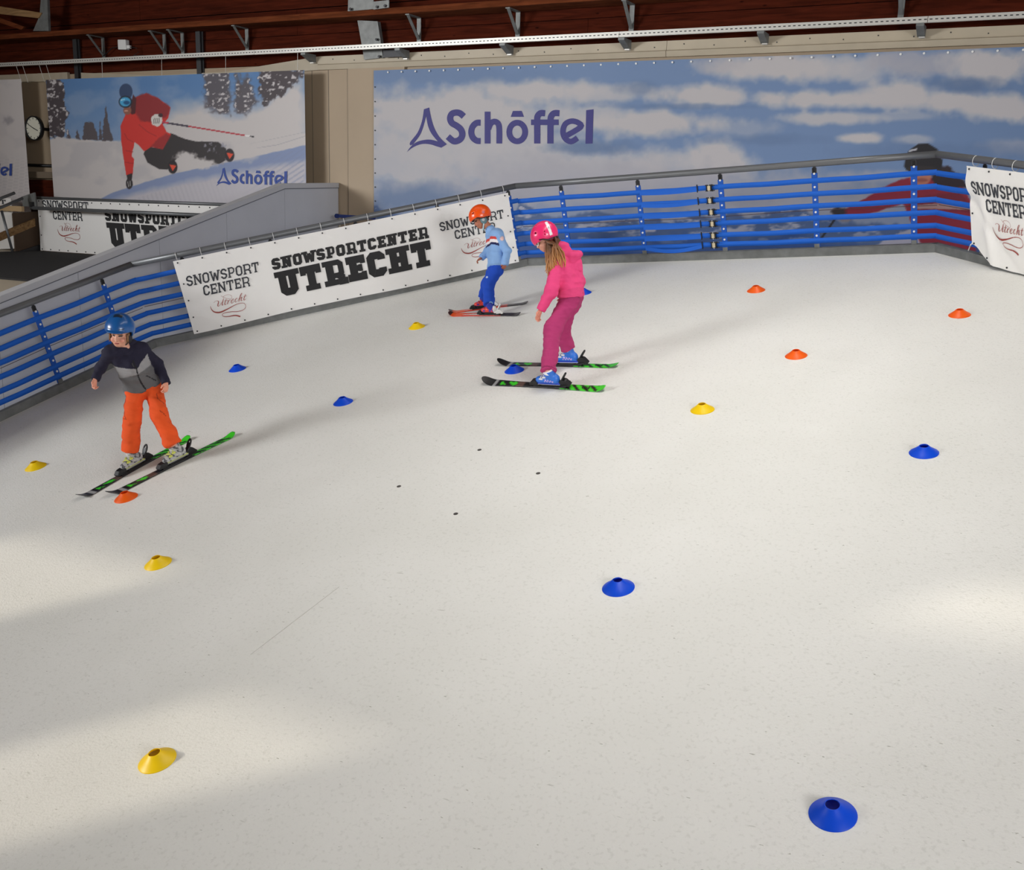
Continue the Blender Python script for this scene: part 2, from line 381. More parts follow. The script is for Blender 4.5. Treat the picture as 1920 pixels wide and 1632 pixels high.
class Print:
    def __init__(s, x, y, rgb): s.x, s.y = x, y; s.c = np.ones(x.shape+(3,))*np.asarray(rgb, float)
    def mix(s, m, rgb): m = np.clip(m, 0, 1)[..., None]; s.c = s.c*(1-m)+np.asarray(rgb, float)*m
    def poly(s, P, rgb, feather=2.0, amp=0.0, fr=20.0, k=1.0, seed=1):
        d = poly_sd(s.x, s.y, P)
        if amp: d = d+(fbm(s.x/fr, s.y/fr, 3, seed)-.5)*2*amp
        s.mix(k*np.clip(.5-d/feather, 0, 1), rgb)
    def ell(s, c, r, rgb, feather=.15, amp=0, fr=20., k=1.0, seed=3):
        d = np.hypot((s.x-c[0])/r[0], (s.y-c[1])/r[1])-1
        if amp: d = d+(fbm(s.x/fr, s.y/fr, 4, seed)-.5)*2*amp
        s.mix(k*np.clip(.5-d/feather, 0, 1), rgb)
    def line(s, pts, wd, rgb, k=1.0):
        for a, b in zip(pts[:-1], pts[1:]):
            a, b = np.array(a, float), np.array(b, float); e = b-a; t = np.clip(((s.x-a[0])*e[0]+(s.y-a[1])*e[1])/(e@e), 0, 1)
            d = np.hypot(s.x-a[0]-t*e[0], s.y-a[1]-t*e[1])-wd/2; s.mix(k*np.clip(.5-d/1.5, 0, 1), rgb)
def grid_mesh(nx, ny, f):
    U, Vv = np.meshgrid(np.linspace(0, 1, nx), np.linspace(0, 1, ny)); P = f(U.ravel(), Vv.ravel())
    i = (np.arange(ny-1)[:, None]*nx+np.arange(nx-1)[None]).ravel()
    return P, np.stack([i, i+1, i+nx+1, i+nx], 1)

# ================================================================ SETTING
WY = 13.30                      # back wall of the hall
Z_TRIM0, Z_TRIM1 = wy(1400, 101, WY-.04)[2], wy(1400, 70, WY-.04)[2]
# tilted ski mat, an octagon in its own plane (V1..V3 read off the rail bends)
V1, V2, V3 = np.array([-10.40, 8.85]), np.array([-6.60, 12.23]), np.array([-1.33, 12.25])
V0 = V1+np.array([0.02, -5.1]); V4 = V3+5.1*unit([.92, -.95])
mb = MB()
octo = [V0, V1, V2, V3, V4, (2.3, -2.0), (-10.3, -2.0)]
mb.prism([PM(p[0], p[1], -0.05) for p in octo], N*0.05)
m = bpy.data.materials.new('white_ski_mat'); m.use_nodes = True
nt = m.node_tree; b = nt.nodes['Principled BSDF']; L = nt.links.new
b.inputs['Roughness'].default_value = 0.62
tc = nt.nodes.new('ShaderNodeTexCoord')
def _noise(sc_, det, mp=None):
    n = nt.nodes.new('ShaderNodeTexNoise'); n.inputs['Scale'].default_value = sc_; n.inputs['Detail'].default_value = det
    if mp:
        k = nt.nodes.new('ShaderNodeMapping'); k.inputs['Scale'].default_value = mp; L(tc.outputs['Object'], k.inputs[0]); L(k.outputs[0], n.inputs['Vector'])
    else: L(tc.outputs['Object'], n.inputs['Vector'])
    return n
def _ramp(src, a, ca, b_, cb):
    r = nt.nodes.new('ShaderNodeValToRGB'); r.color_ramp.elements[0].position = a; r.color_ramp.elements[0].color = (*ca, 1)
    r.color_ramp.elements[1].position = b_; r.color_ramp.elements[1].color = (*cb, 1); L(src, r.inputs[0]); return r
def _mul(a, b_):
    x = nt.nodes.new('ShaderNodeMix'); x.data_type = 'RGBA'; x.blend_type = 'MULTIPLY'; x.inputs[0].default_value = 1; L(a, x.inputs[6]); L(b_, x.inputs[7]); return x.outputs[2]
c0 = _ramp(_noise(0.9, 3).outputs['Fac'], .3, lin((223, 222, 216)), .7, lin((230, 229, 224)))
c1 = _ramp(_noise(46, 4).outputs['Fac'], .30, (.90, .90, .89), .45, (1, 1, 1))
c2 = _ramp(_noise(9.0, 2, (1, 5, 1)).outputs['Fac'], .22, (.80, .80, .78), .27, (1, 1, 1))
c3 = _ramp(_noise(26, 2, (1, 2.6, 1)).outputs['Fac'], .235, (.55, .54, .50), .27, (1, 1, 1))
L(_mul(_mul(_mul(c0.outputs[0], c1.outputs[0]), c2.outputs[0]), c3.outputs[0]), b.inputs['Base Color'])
bp = nt.nodes.new('ShaderNodeBump'); bp.inputs['Strength'].default_value = 0.55; bp.inputs['Distance'].default_value = 0.006
L(_noise(75, 5).outputs['Fac'], bp.inputs['Height']); L(bp.outputs[0], b.inputs['Normal'])
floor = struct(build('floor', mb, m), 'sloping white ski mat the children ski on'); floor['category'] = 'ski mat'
M_HOLE = mat('fastener_dark', (70, 66, 62), rough=0.8)
for px in ((748, 912.5), (899, 844), (1009, 888), (854.5, 964)):     # four sunk fasteners
    build('fastener', MB().disc(mat_at(*px)+N*.0005, N, 0.018, 0.003, 14), M_HOLE, floor)
s0, s1 = mat_at(636, 1101), mat_at(470, 1228)
build('seam', MB().bar(s0+N*.001, s1+N*.001, .002, .003, N), mat('seam_line', (196, 194, 187), rough=.9), floor)  # faint, slightly darker line along the seam of the mat

# back wall: lower panels, trim, timber boards above
XL, XR = -31.0, 9.0
wall = struct(build('wall_back', MB().aabb((XL, WY, -2), (XR, WY+.25, Z_TRIM0+.1)), M_BEIGE), 'beige panel wall behind the ski slope'); wall['category'] = 'wall'
for px in (586.5, 653, 671, 617):
    x = wy(px, 250, WY)[0]; build('panel_joint', MB().aabb((x-.006, WY-.004, 0), (x+.006, WY+.002, Z_TRIM0)), mat('joint_dark', (120, 110, 96), rough=.8), wall)
x0 = wy(655, 250, WY)[0]; x1 = wy(702, 250, WY)[0]
build('wall_panel', MB().aabb((x0+.012, WY-.05, -1), (x1+.6, WY, Z_TRIM0)), M_BEIGE, wall)
trim = MB(); xs = wy(600, 130, WY)[0]
joints = [xs, wy(1252, 90, WY)[0], XR]
t1 = bpy.data.objects.new('trim_1', None); COL.objects.link(t1); t1.location = (xs, WY, Z_TRIM0); struct(t1, 'beige sheet metal trim along the top of the back wall'); t1['category'] = 'trim'
for a, b_ in zip(joints[:-1], joints[1:]):
    zm = Z_TRIM0+(Z_TRIM1-Z_TRIM0)*.35
    pr = [(WY, Z_TRIM0), (WY-.05, Z_TRIM0), (WY-.07, zm), (WY-.05, zm+.015), (WY-.05, Z_TRIM1), (WY, Z_TRIM1)]
    build('trim_sheet', MB().prism([(a+.003, p[0], p[1]) for p in pr], (b_-a-.006, 0, 0)), M_TRIM, t1)
r0 = None
for k in range(40):
    x = xs+.3+k*.42
    if x > 1: break
    p = np.array([x, WY-.054, Z_TRIM1-.05-.03*(k % 2)])
    if r0 is None: r0 = build('rivet', MB().disc(p, (0, 1, 0), .008, .008, 8), M_DARKST, t1); rp = p
    else: copy_part(r0, t1, p-rp)
xe = wy(131, 140, WY)[0]; zt2 = wy(100, 137.5, WY)[2]; zb2 = wy(100, 153, WY)[2]
t2 = struct(build('trim_2', MB().aabb((XL, WY-.06, zb2), (xe, WY, zt2)), M_TRIM), 'beige trim strip above the wall clock'); t2['category'] = 'trim'
xq0, xq1 = wy(156, 140, WY)[0], xs
struct(build('trim_3', MB().prism([(xq0, WY-.05, wy(156, 137, WY)[2]), (xq0, WY-.05, wy(156, 150, WY)[2]), (wy(420, 145, WY)[0], WY-.05, Z_TRIM0-.06), (xq1, WY-.05, Z_TRIM0), (xq1, WY-.05, Z_TRIM1), (wy(430, 136, WY)[0], WY-.05, wy(430, 135, WY)[2]), (wy(300, 142, WY)[0], WY-.05, wy(300, 142, WY)[2])], (0, .05, 0)), M_TRIM), 'tapering beige trim strip above the red skier picture')['category'] = 'trim'
# timber boards
tw = bpy.data.objects.new('wall_timber', None); COL.objects.link(tw); tw.location = (-6, WY, Z_TRIM1); struct(tw, 'dark brown timber boarding above the beige wall'); tw['category'] = 'wall'
z = 5.0; k = 0
while z < 8.3:
    h = (.34, .46, .40)[k % 3]
    xj = XL
    for xb in ((-24.2, -15.1, -6.4, XR) if k % 2 else (-20.3, -11.6, -2.2, XR)):
        build('board', MB().aabb((xj+.003, WY+.02+.012*((k*7) % 3), z+.005), (xb-.003, WY+.2, z+h-.005)), M_TIMBER, tw); xj = xb
    z += h; k += 1
# ceiling, walls outside the picture (they shape the daylight), gallery floor on the left
ZC = 8.6; YF0 = -7.2
struct(build('ceiling', MB().aabb((XL-12, YF0, ZC), (XR+4, WY+.3, ZC+.2)), mat('ceiling_boards', (70, 40, 26), rough=.8)), 'dark timber ceiling above the hall')['category'] = 'ceiling'
struct(build('wall_left', MB().aabb((-34, -14, -3), (-33.7, WY, ZC)), M_BEIGE), 'beige end wall at the far left of the hall')['category'] = 'wall'
YF = -7.0
opens = []        # (x0,x1,z0,z1) window openings in the front wall, found by tracing the sunlit patches back to the windows
def to_window(x, y): P = mat_at(x, y); return P-SUN_D*((P[1]-YF)/SUN_D[1])
for (pa, pb, near, far) in (((0, 1378), (0, 1590), (0, 1480), (640, 1345)), ((0, 1343), (0, 1356), (0, 1350), (330, 1268)), ((0, 1318), (0, 1330), (0, 1325), (360, 1232)),
                            ((0, 1000), (0, 1160), (0, 1080), (250, 1035)), ((0, 1172), (0, 1186), (0, 1180), (240, 1110)), ((1920, 1040), (1920, 1290), (1850, 1190), (2100, 1100))):
    q = [to_window(*p) for p in (pa, pb)]; z0, z1 = to_window(*near)[2], to_window(*far)[2]
    opens.append((min(q[0][0], q[1][0]), max(q[0][0], q[1][0]), z0-(1.6 if near[0] == 0 else 0), z1))
def wall_with_openings(x0, x1, z0, z1, y0, y1, ops):
    mbx = MB(); xs_ = sorted({x0, x1, *[o[0] for o in ops], *[o[1] for o in ops]})
    for a, b_ in zip(xs_[:-1], xs_[1:]):
        cuts = sorted([(o[2], o[3]) for o in ops if o[0] <= a+1e-6 and o[1] >= b_-1e-6]); zz = z0
        for lo, hi in cuts:
            if lo > zz: mbx.aabb((a, y0, zz), (b_, y1, lo))
            zz = max(zz, hi)
        if zz < z1: mbx.aabb((a, y0, zz), (b_, y1, z1))
    return mbx
struct(build('wall_front', wall_with_openings(-44, XR, -3, ZC, YF-.2, YF, opens), M_BEIGE), 'beige window wall of the hall')['category'] = 'wall'
ZG = 2.03
gx = -10.95
struct(build('floor', MB().aabb((-33, 4.5, ZG-.2), (gx, WY, ZG)), mat('pale_floor', (205, 192, 168), rough=.6)), 'pale floor of the gallery beside the slope')['category'] = 'floor'
cnr = wz(41, 527, ZG)
tag(build('rubber_mat', MB().aabb((-17.35, cnr[1]-.02, ZG), (gx-.02, 12.55, ZG+.025)), M_BLACKR), 'black rubber mat on the gallery floor behind the grey panel wall', 'mat')
# grey side wall of the slope with its sloping cap
PX = -10.75
pts = [wx(633, 343, PX), wx(533, 344, PX), wx(0, 555, PX)]
e = pts[2]-pts[1]; pend = pts[1]+e*2.3
pts[0] = np.array([PX, WY-.02, pts[0][2]])
gw = bpy.data.objects.new('wall_side', None); COL.objects.link(gw); gw.location = (PX, 9, 0); struct(gw, 'grey sheet panel wall with sloping cap beside the fence'); gw['category'] = 'wall'
top = [pts[0]-np.array([0, 0, .07]), pts[1]-np.array([0, 0, .07]), pend-np.array([0, 0, .07])]
seam_y = [pts[0][1], pts[1][1]] + [wx(u, v, PX)[1] for u, v in ((425, 420), (299, 460), (148, 540))]
seam_y += [seam_y[-1]-1.15*i for i in (1, 2, 3)]
def ztop(y):
    if y >= pts[1][1]: s = (y-pts[1][1])/(pts[0][1]-pts[1][1]); return top[1][2]*(1-s)+top[0][2]*s
    s = (y-pts[1][1])/(pend[1]-pts[1][1]); return top[1][2]*(1-s)+top[2][2]*s
for a, b_ in zip(seam_y[:-1], seam_y[1:]):
    build('panel', MB().prism([(PX-.1, a-.003, -1.5), (PX-.1, a-.003, ztop(a)), (PX-.1, b_+.003, ztop(b_)), (PX-.1, b_+.003, -1.5)], (.1, 0, 0)), M_GREYP, gw)
for a, b_ in ((pts[0], pts[1]), (pts[1], pend)):
    build('cap', MB().prism([a+np.array([.012, 0, -.075]), b_+np.array([.012, 0, -.075]), b_+np.array([.012, 0, 0]), a+np.array([.012, 0, 0])], (-.14, 0, 0)), M_GREYC, gw)
    build('cap_flange', MB().prism([a+np.array([.014, 0, -.085]), b_+np.array([.014, 0, -.085]), b_+np.array([.014, 0, -.075]), a+np.array([.014, 0, -.075])], (-.01, 0, 0)), mat('cap_lip_dark', (96, 98, 104), rough=.6), gw)  # thin strip below the cap, darker grey than the panels
# ================================================================ FENCES
HS = [.19, .31, .46, .605, .75, .905]; HR = 1.10
class Side:
    def __init__(s, a, b):
        s.a, s.b = np.array(a, float), np.array(b, float); s.l = np.linalg.norm(s.b-s.a); s.e2 = (s.b-s.a)/s.l
        n2 = np.array([s.e2[1], -s.e2[0]])                       # towards the slope
        s.e = EX*s.e2[0]+EY*s.e2[1]; s.m = EX*n2[0]+EY*n2[1]
    def P(s, u, v, o=0.0):
        u, v, o = np.asarray(u, float), np.asarray(v, float), np.asarray(o, float)
        base = PM(*s.a)
        return base + u[..., None]*s.e + v[..., None]*N + o[..., None]*s.m
    def uv(s, x, y, o=0.0):
        q = hit(x, y, s.m, s.m@PM(*s.a)+o)-PM(*s.a); return np.array([q@s.e, q@N])
S0, S1, S2, S3 = Side(V0, V1), Side(V1, V2), Side(V2, V3), Side(V3, V4)
def fence(side, posts, label, cable=True, hide=None):
    o = thing('safety_fence', label, 'fence', side.P(side.l/2, 0.0), 'fence sides around the ski slope')
    P = side.P
    build('top_rail', MB().tube([P(u, HR, 0) for u in np.linspace(-.01, side.l+.01, 6)], .038, 14), M_RAILST, o, smooth=True)
    kb = MB(); kb.box(P(side.l/2, .05, 0), (side.e, side.m, N), (side.l/2+.02, .03, .05)); kb.box(P(side.l/2, .098, .012), (side.e, side.m, N), (side.l/2+.02, .034, .004))
    build('base_beam', kb, M_GALV, o)
    bolt = None
    for u in posts:
        pm = MB().box(P(u, .57, 0), (side.e, side.m, N), (.026, .006, .48)); pm.box(P(u, 1.02, 0), (side.e, side.m, N), (.016, .006, .06))
        po = build('post', pm, M_DARKST, o)
        sl_ = MB().box(P(u, .55, .002), (side.e, side.m, N), (.034, .009, .44))
        build('sleeve', sl_, M_BLUEP, po, auto=.004)
        ft = MB().box(P(u, .12, .01), (side.e, side.m, N), (.03, .012, .03)); build('foot', ft, M_GALV, po)
        for h in (.985, .83, .68, .533, .385, .25, .115):
            p = P(u, h, .013)
            if bolt is None: bolt = build('bolt', MB().disc(p, side.m, .0125, .012, 8), M_WHITE, po); b0 = p
            else:
                c = bolt.copy(); link(c, po); c.location = tuple(p-b0)
    for i, h in enumerate(HS):
        us = np.linspace(0, side.l, int(side.l/.14)+2)
        near = np.array([min(abs(u-q) for q in posts) if len(posts) else 1 for u in us])
        off = .014+.000*near; sag = -.006*np.clip(near/.5, 0, 1)**2+.002*np.sin(us*3+i)
        lo, hi = P(us, h-.031+sag, off), P(us, h+.031+sag, off); lo2, hi2 = P(us, h-.031+sag, off-.004), P(us, h+.031+sag, off-.004)
        n = len(us); V = np.concatenate([lo, hi, hi2, lo2]); j = np.arange(n-1)
        Fq = np.concatenate([np.stack([k0*n+j, k0*n+j+1, k1*n+j+1, k1*n+j], 1) for k0, k1 in ((0, 1), (1, 2), (2, 3), (3, 0))])
        build('strap', (V, Fq), M_BLUE, o)
    if cable: build('cable', MB().tube([P(u, .535+.01*math.sin(u*2), -.03) for u in np.linspace(0, side.l, 8)], .0035, 6), mat('thin_cable', (70, 48, 48)), o)
    return o
u_of = lambda side, x, y, h: side.uv(x, y)[0]
p0 = sorted([S0.uv(103, 690)[0], S0.uv(228, 640)[0]]); st0 = p0[1]-p0[0]
posts0 = [p0[0]-st0*i for i in (3, 2, 1)] + p0
f0 = fence(S0, [u for u in posts0 if u > .05], 'blue strap fence at the far left in front of the grey panel wall')
f1 = fence(S1, [.62, 1.75, 2.87, 3.98, S1.l-.12], 'fence side carrying the long white banner behind the small skier')
posts2 = [S2.uv(x, y)[0] for x, y in ((1061, 420), (1204, 420), (1357, 420), (1530, 400), (1714, 400))]
f2 = fence(S2, posts2, 'blue strap fence with six ratchet buckles before the cloudy sky picture')
f3 = fence(S3, [.75, 1.87, 2.99, 4.11], 'fence side at the right edge carrying the curled white banner')
# ratchet buckles and loose strap tails on the back fence
for i, (x, y) in enumerate(((1331, 352.5), (1332.5, 373.5), (1335, 395), (1337, 417), (1338.5, 438.5), (1340, 456.5))):
    u, v = S2.uv(x, y); v = HS[5-i]; P = S2.P; ax = (S2.e, S2.m, N)
    rb = build('ratchet_buckle', MB().box(P(u, v, .03), ax, (.034, .012, .034)).box(P(u, v+.034, .03), ax, (.045, .016, .004)).box(P(u, v-.034, .03), ax, (.045, .016, .004)), M_BLACK, f2)
    build('plate', MB().box(P(u, v, .044), ax, (.018, .003, .028)), M_PALE, rb)
    build('spool', MB().tube([P(u, v-.045, .04), P(u, v+.045, .04)], .007, 8), M_BRIGHT, rb)
    build('handle', MB().bar(P(u+.03, v+.04, .035), P(u+.075, v+.028, .05), .012, .006, N).bar(P(u+.03, v-.04, .035), P(u+.075, v-.028, .05), .012, .006, N), M_DARKST, rb)
    build('keeper', MB().box(P(u-.155, v, .02), ax, (.006, .006, .048)), M_BLACK, rb)
    us = np.linspace(u-.16, posts2[1]+.02, 14); s = np.linspace(0, 1, 14); dr = (.012, .02, .01, .008, .006, .05)[i]
    c = v-.012-dr*np.sin(math.pi*s)
    V = np.concatenate([P(us, c-.024, .03), P(us, c+.024, .022)]); j = np.arange(13)
    build('strap_tail', (V, np.stack([j, j+1, 14+j+1, 14+j], 1)), M_BLUE, f2)

# ================================================================ BANNERS
def logo_block(f, corners, to2d, parent):
    """the square club mark; corners = photo points of the first word (top-left, top-right, bottom-left)"""
    TL, TR, BL = [to2d(*c) for c in corners]; e1, e2 = TR-TL, TL-BL
    g = lambda q: f(BL + q[:, :1]*e1 + q[:, 1:]*e2)
    for text, (x0, x1, y0, y1), t in (('SNOWSPORT', (0, 1, 0, 1), .155), ('CENTER', (.205, .845, -1.22, -.22), .155)):
        q = [k*np.array([x1-x0, y1-y0])+np.array([x0, y0]) for l in word(text, t) for k in l]
        build('printed_word', quads_to_mesh(q, g), M_INK, parent)
    # script: from the enlarged view to the same basis
    tl, tr, bl = np.array([205, 545.]), np.array([1735, 235.]), np.array([232, 748.])
    A = np.linalg.inv(np.stack([tr-tl, tl-bl], 1))
    for nm, strokes in (('printed_script', SCRIPT[:-1]), ('printed_ribbon', SCRIPT[-1:])):
        q = []
        for pts_, wd in strokes:
            p = np.array(pts_, float); n = len(p); fine, fw = [], []
            for i in range(n-1):
                a0, a1, a2, a3 = p[max(i-1, 0)], p[i], p[i+1], p[min(i+2, n-1)]
                for s in (0, .34, .67):
                    fine.append(.5*((2*a1)+(-a0+a2)*s+(2*a0-5*a1+4*a2-a3)*s*s+(-a0+3*a1-3*a2+a3)*s**3)); fw.append(wd[i]*(1-s)+wd[i+1]*s)
            fine.append(p[-1]); fw.append(wd[-1])
            q += stroke(fine, [k_*(1.1 if nm == 'printed_script' else 1.1) for k_ in fw])
        q2 = [((A @ (k-bl).T).T) for k in q]
        build(nm, quads_to_mesh(q2, g), M_INKR, parent)
def banner(name, label, f, nx, ny, u0, u1, v0, v1, parent_loc, group='white club banners'):
    o = thing(name, label, 'banner', parent_loc, group)
    P, Fq = grid_mesh(nx, ny, lambda U, V: f(np.stack([u0+U*(u1-u0), v0+V*(v1-v0)], 1)))
    P2 = np.concatenate([P, P-0.0015*np.cross(P[1]-P[0], P[nx]-P[0])/np.linalg.norm(np.cross(P[1]-P[0], P[nx]-P[0]))])
    build('cloth', (P, Fq), M_PVC, o, smooth=True)
    return o
def eyelets(f, pts, axis, parent, r=.011, m=None, name='eyelet'):
    first = None
    for p in pts:
        w_ = f(np.array([p]))[0]
        if first is None: first = build(name, MB().disc(w_, axis, r, .006, 10), m or M_DARKST, parent); q0 = w_
        else: copy_part(first, parent, w_-q0)
def ties(side, us, parent, h=HR):
    first = None
    for u in us:
        ctr = side.P(u, h-.016, 0.008)
        if first is None:
            ring = [ctr+.054*math.cos(t)*N+.042*math.sin(t)*side.m for t in np.linspace(0, 2*math.pi, 17)]
            first = build('cable_tie', MB().tube(ring, .0035, 6, cap=False), M_WHITE, parent); c0_ = ctr
        else: copy_part(first, parent, ctr-c0_)

# long banner on the chamfer side
a = S1.uv(325, 491, .064); b_ = S1.uv(363, 624, .064); c = S1.uv(956, 362, .064); d = S1.uv(968, 484, .064)
U0, U1 = (a[0]+b_[0])/2, (c[0]+d[0])/2; VB, VT = .085, 1.045
def f_s1(q, o=0.0):
    u, v = q[:, 0], q[:, 1]; s = (u-U0)/(U1-U0); t = (v-VB)/(VT-VB)
    wv = .006*np.sin(u*2.7+1)*(1-.3*t)+.004*np.sin(u*6.1+v*4)
    wv = wv+.030*np.exp(-((s-.04)/.07)**2)*np.clip(1-t/.45, 0, 1)**1.2 - .012*np.exp(-((t-.36-.9*s)/.05)**2)*np.exp(-(s/.14)**2)
    wv = wv-.014*np.exp(-((t-.42+.95*(1-s)/.35*.35)/.06)**2)*np.exp(-((1-s)/.15)**2)+.016*np.exp(-((1-s)/.10)**2)*np.clip(1-t/.5, 0, 1)
    vv = v-.018*np.sin(np.clip(t, 0, 1)*0)-.010*(1-t)*np.sin(u*2.2)
    return S1.P(u, vv, .064+wv+o)
bn = banner('club_banner', 'long white banner reading SNOWSPORTCENTER UTRECHT on the fence behind the small skier', f_s1, 120, 30, U0, U1, VB, VT, S1.P((U0+U1)/2, VB, .05))
to1 = lambda x, y: S1.uv(x, y, .068)
fi = lambda q: f_s1(q, .005)
def big_word(text, corners, t, gap):
    TL, TR, BL = [to1(*c) for c in corners]; e1, e2 = TR-TL, TL-BL
    q = [k for l in word(text, t, gap) for k in l]
    build('printed_word', quads_to_mesh(q, lambda z: fi(BL+z[:, :1]*e1+z[:, 1:]*e2)), M_INKB, bn)
big_word('SNOWSPORTCENTER', ((508, 486), (801, 424.6), (511.5, 507.5)), .27, .10)
big_word('UTRECHT', ((514.6, 512), (805.5, 450), (525, 558.5)), .30, .07)
logo_block(fi, ((348, 518), (484, 491), (351, 537)), to1, bn)
logo_block(fi, ((823, 417.5), (942.5, 393), (826, 434)), to1, bn)
eu = np.linspace(U0+.05, U1-.05, 15)
eyelets(lambda q: f_s1(q, .004), [(u, VT-.03) for u in eu]+[(u, VB+.03) for u in eu]+[(U0+.05, v) for v in (.30, .52, .74)]+[(U1-.05, v) for v in (.30, .52, .74)], S1.m, bn, .010)
ties(S1, eu, bn)
# curled banner at the right edge
B0 = S3.uv(1815, 300, .074)[0]
def f_s3(q, o=0.0):
    u, v = q[:, 0], q[:, 1]; s = u-B0; t = (v-.02)/(1.045-.02)
    curl = np.exp(-(s/.20)**2)*np.clip(1-t, 0, 1)**.7
    fold = .030*np.exp(-((s-.12-(1-t)*.30)/.055)**2)*np.clip((1-t)*1.5, 0, 1)
    fold2 = -.022*np.exp(-((t-.66+.85*s)/.05)**2)*np.exp(-(s/.8)**2)
    uu = u-.05*np.exp(-((t-.82)/.12)**2)*np.exp(-(s/.2)**2)+.10*curl
    vv = v+.20*np.clip(1-t, 0, 1)**2*np.exp(-(s/.30)**2)
    return S3.P(uu, vv, .074+.012*np.sin(u*3)+fold+fold2+o)
b3 = banner('club_banner', 'curled white banner on the fence at the right edge of the slope', f_s3, 110, 40, B0, B0+4.4, .02, 1.045, S3.P(B0+2, .05, .05))
to3 = lambda x, y: S3.uv(x, y, .08)
fi3 = lambda q: f_s3(q, .006)
logo_block(fi3, ((1823, 340), (1934, 356), (1826, 365)), to3, b3)
eu = np.linspace(B0+.04, B0+4.3, 16)
eyelets(lambda q: f_s3(q, .006), [(u, 1.045-.03) for u in eu]+[(u, .05) for u in eu]+[(B0+.04, .5)], S3.m, b3, .010)
ties(S3, eu, b3)
build('knot_cord', MB().tube([f_s3(np.array([[B0+.03, .06]]), .01)[0]+k for k in (np.zeros(3), S3.m*.03-N*.02, -S3.e*.05-N*.06, -S3.e*.07-N*.10)], .006, 6), M_BRIGHT, b3)

# ================================================================ WALL PICTURES
BY = WY-.09
bx0, bx1 = wy(701, 150, BY)[0], wy(1990, 150, BY)[0]; bz1 = wy(1300, 110.5, BY)[2]; bz0 = 1.9
def f_big(U, V):
    x = bx0+U*(bx1-bx0); zz = bz0+V*(bz1-bz0)
    return np.stack([x, BY+.006*np.sin(x*1.3)+.004*np.sin(x*3.1+zz), zz], 1)
P, Fq = grid_mesh(620, 230, f_big); px = pj(P); X, Y = px[:, 0], px[:, 1]
pr = Print(X, Y, (104, 128, 164))
pr.mix(np.clip((X-1500)/500, 0, 1)*.5, (92, 116, 150)); pr.mix(np.clip((Y-330)/60, 0, .7), (140, 146, 164))
CL, CG, DK = (178, 174, 175), (160, 158, 165), (88, 110, 144)
for (cx, cy, rx, ry, k, col) in (
    (820, 205, 190, 42, 1, CL), (1000, 172, 130, 20, 1, CL), (760, 300, 120, 60, .9, CL), (930, 300, 150, 50, .9, CL), (880, 250, 200, 40, .8, CL),
    (1140, 174, 80, 16, .8, CL), (1310, 178, 90, 20, 1, CL), (1200, 230, 130, 22, 1, CL), (1090, 215, 90, 18, .8, CL), (1390, 240, 60, 15, .4, CL),
    (1150, 320, 180, 36, .9, CL), (1010, 340, 150, 40, .8, CG), (1350, 300, 60, 34, 1, CL), (1230, 345, 160, 40, .8, CG), (1480, 350, 160, 30, .7, CG),
    (1450, 125, 120, 26, 1, CL), (1340, 122, 50, 14, .5, CG), (1600, 130, 110, 22, .8, CL), (1730, 118, 90, 22, .8, CG), (1860, 125, 80, 30, 1, CL),
    (1560, 186, 150, 15, 1, CL), (1690, 178, 80, 24, 1, CL), (1800, 192, 130, 18, 1, CL), (1880, 205, 80, 20, 1, CL), (1560, 222, 80, 11, .9, CL), (1690, 217, 70, 8, .5, CL),
    (1614, 259, 46, 9, 1, CL), (1712, 262, 34, 8, .6, CL), (1900, 275, 60, 14, .5, CG), (1650, 330, 80, 12, .6, CG), (1560, 385, 150, 22, .6, CG), (1400, 395, 120, 26, .6, CG),
    (860, 365, 160, 24, .5, CG), (1250, 305, 60, 14, .6, CL)):
    pr.ell((cx, cy), (rx, ry), col, feather=.75, amp=.55, fr=26, k=k, seed=int(cx))
for (cx, cy, rx, ry, k) in ((1105, 277, 70, 13, .8), (770, 370, 70, 26, .8), (1200, 165, 40, 12, .5), (1810, 160, 60, 14, .8), (1280, 200, 120, 5, .5), (1760, 285, 160, 16, .5), (860, 140, 150, 14, .3), (1440, 262, 90, 10, .5)):
    pr.ell((cx, cy), (rx, ry), DK, feather=.9, amp=.5, fr=24, k=k, seed=int(cx+1))
# mountains at the foot of the picture
ridge = [(690, 395), (705, 385), (740, 405), (960, 402), (975, 380), (1000, 395), (1020, 405), (1060, 408), (1110, 398), (1160, 404), (1200, 420), (1230, 404), (1290, 398), (1340, 412), (1372, 396), (1400, 410), (1440, 398), (1490, 388), (1520, 402), (1560, 412), (1640, 420), (1760, 425), (1990, 430), (1990, 600), (690, 600)]
pr.poly(ridge, (70, 92, 132), feather=6, amp=7, fr=14)
pr.poly([(x, y+42) for x, y in ridge], (30, 66, 128), feather=24, amp=16, fr=26, k=.85, seed=8)
nz = fbm(X/26, Y/9, 4, 21); pr.mix(np.clip((nz-.54)*7, 0, 1)*(poly_sd(X, Y, ridge) < -4)*np.clip((462-Y)/30, 0, 1)*.9, (166, 166, 178))
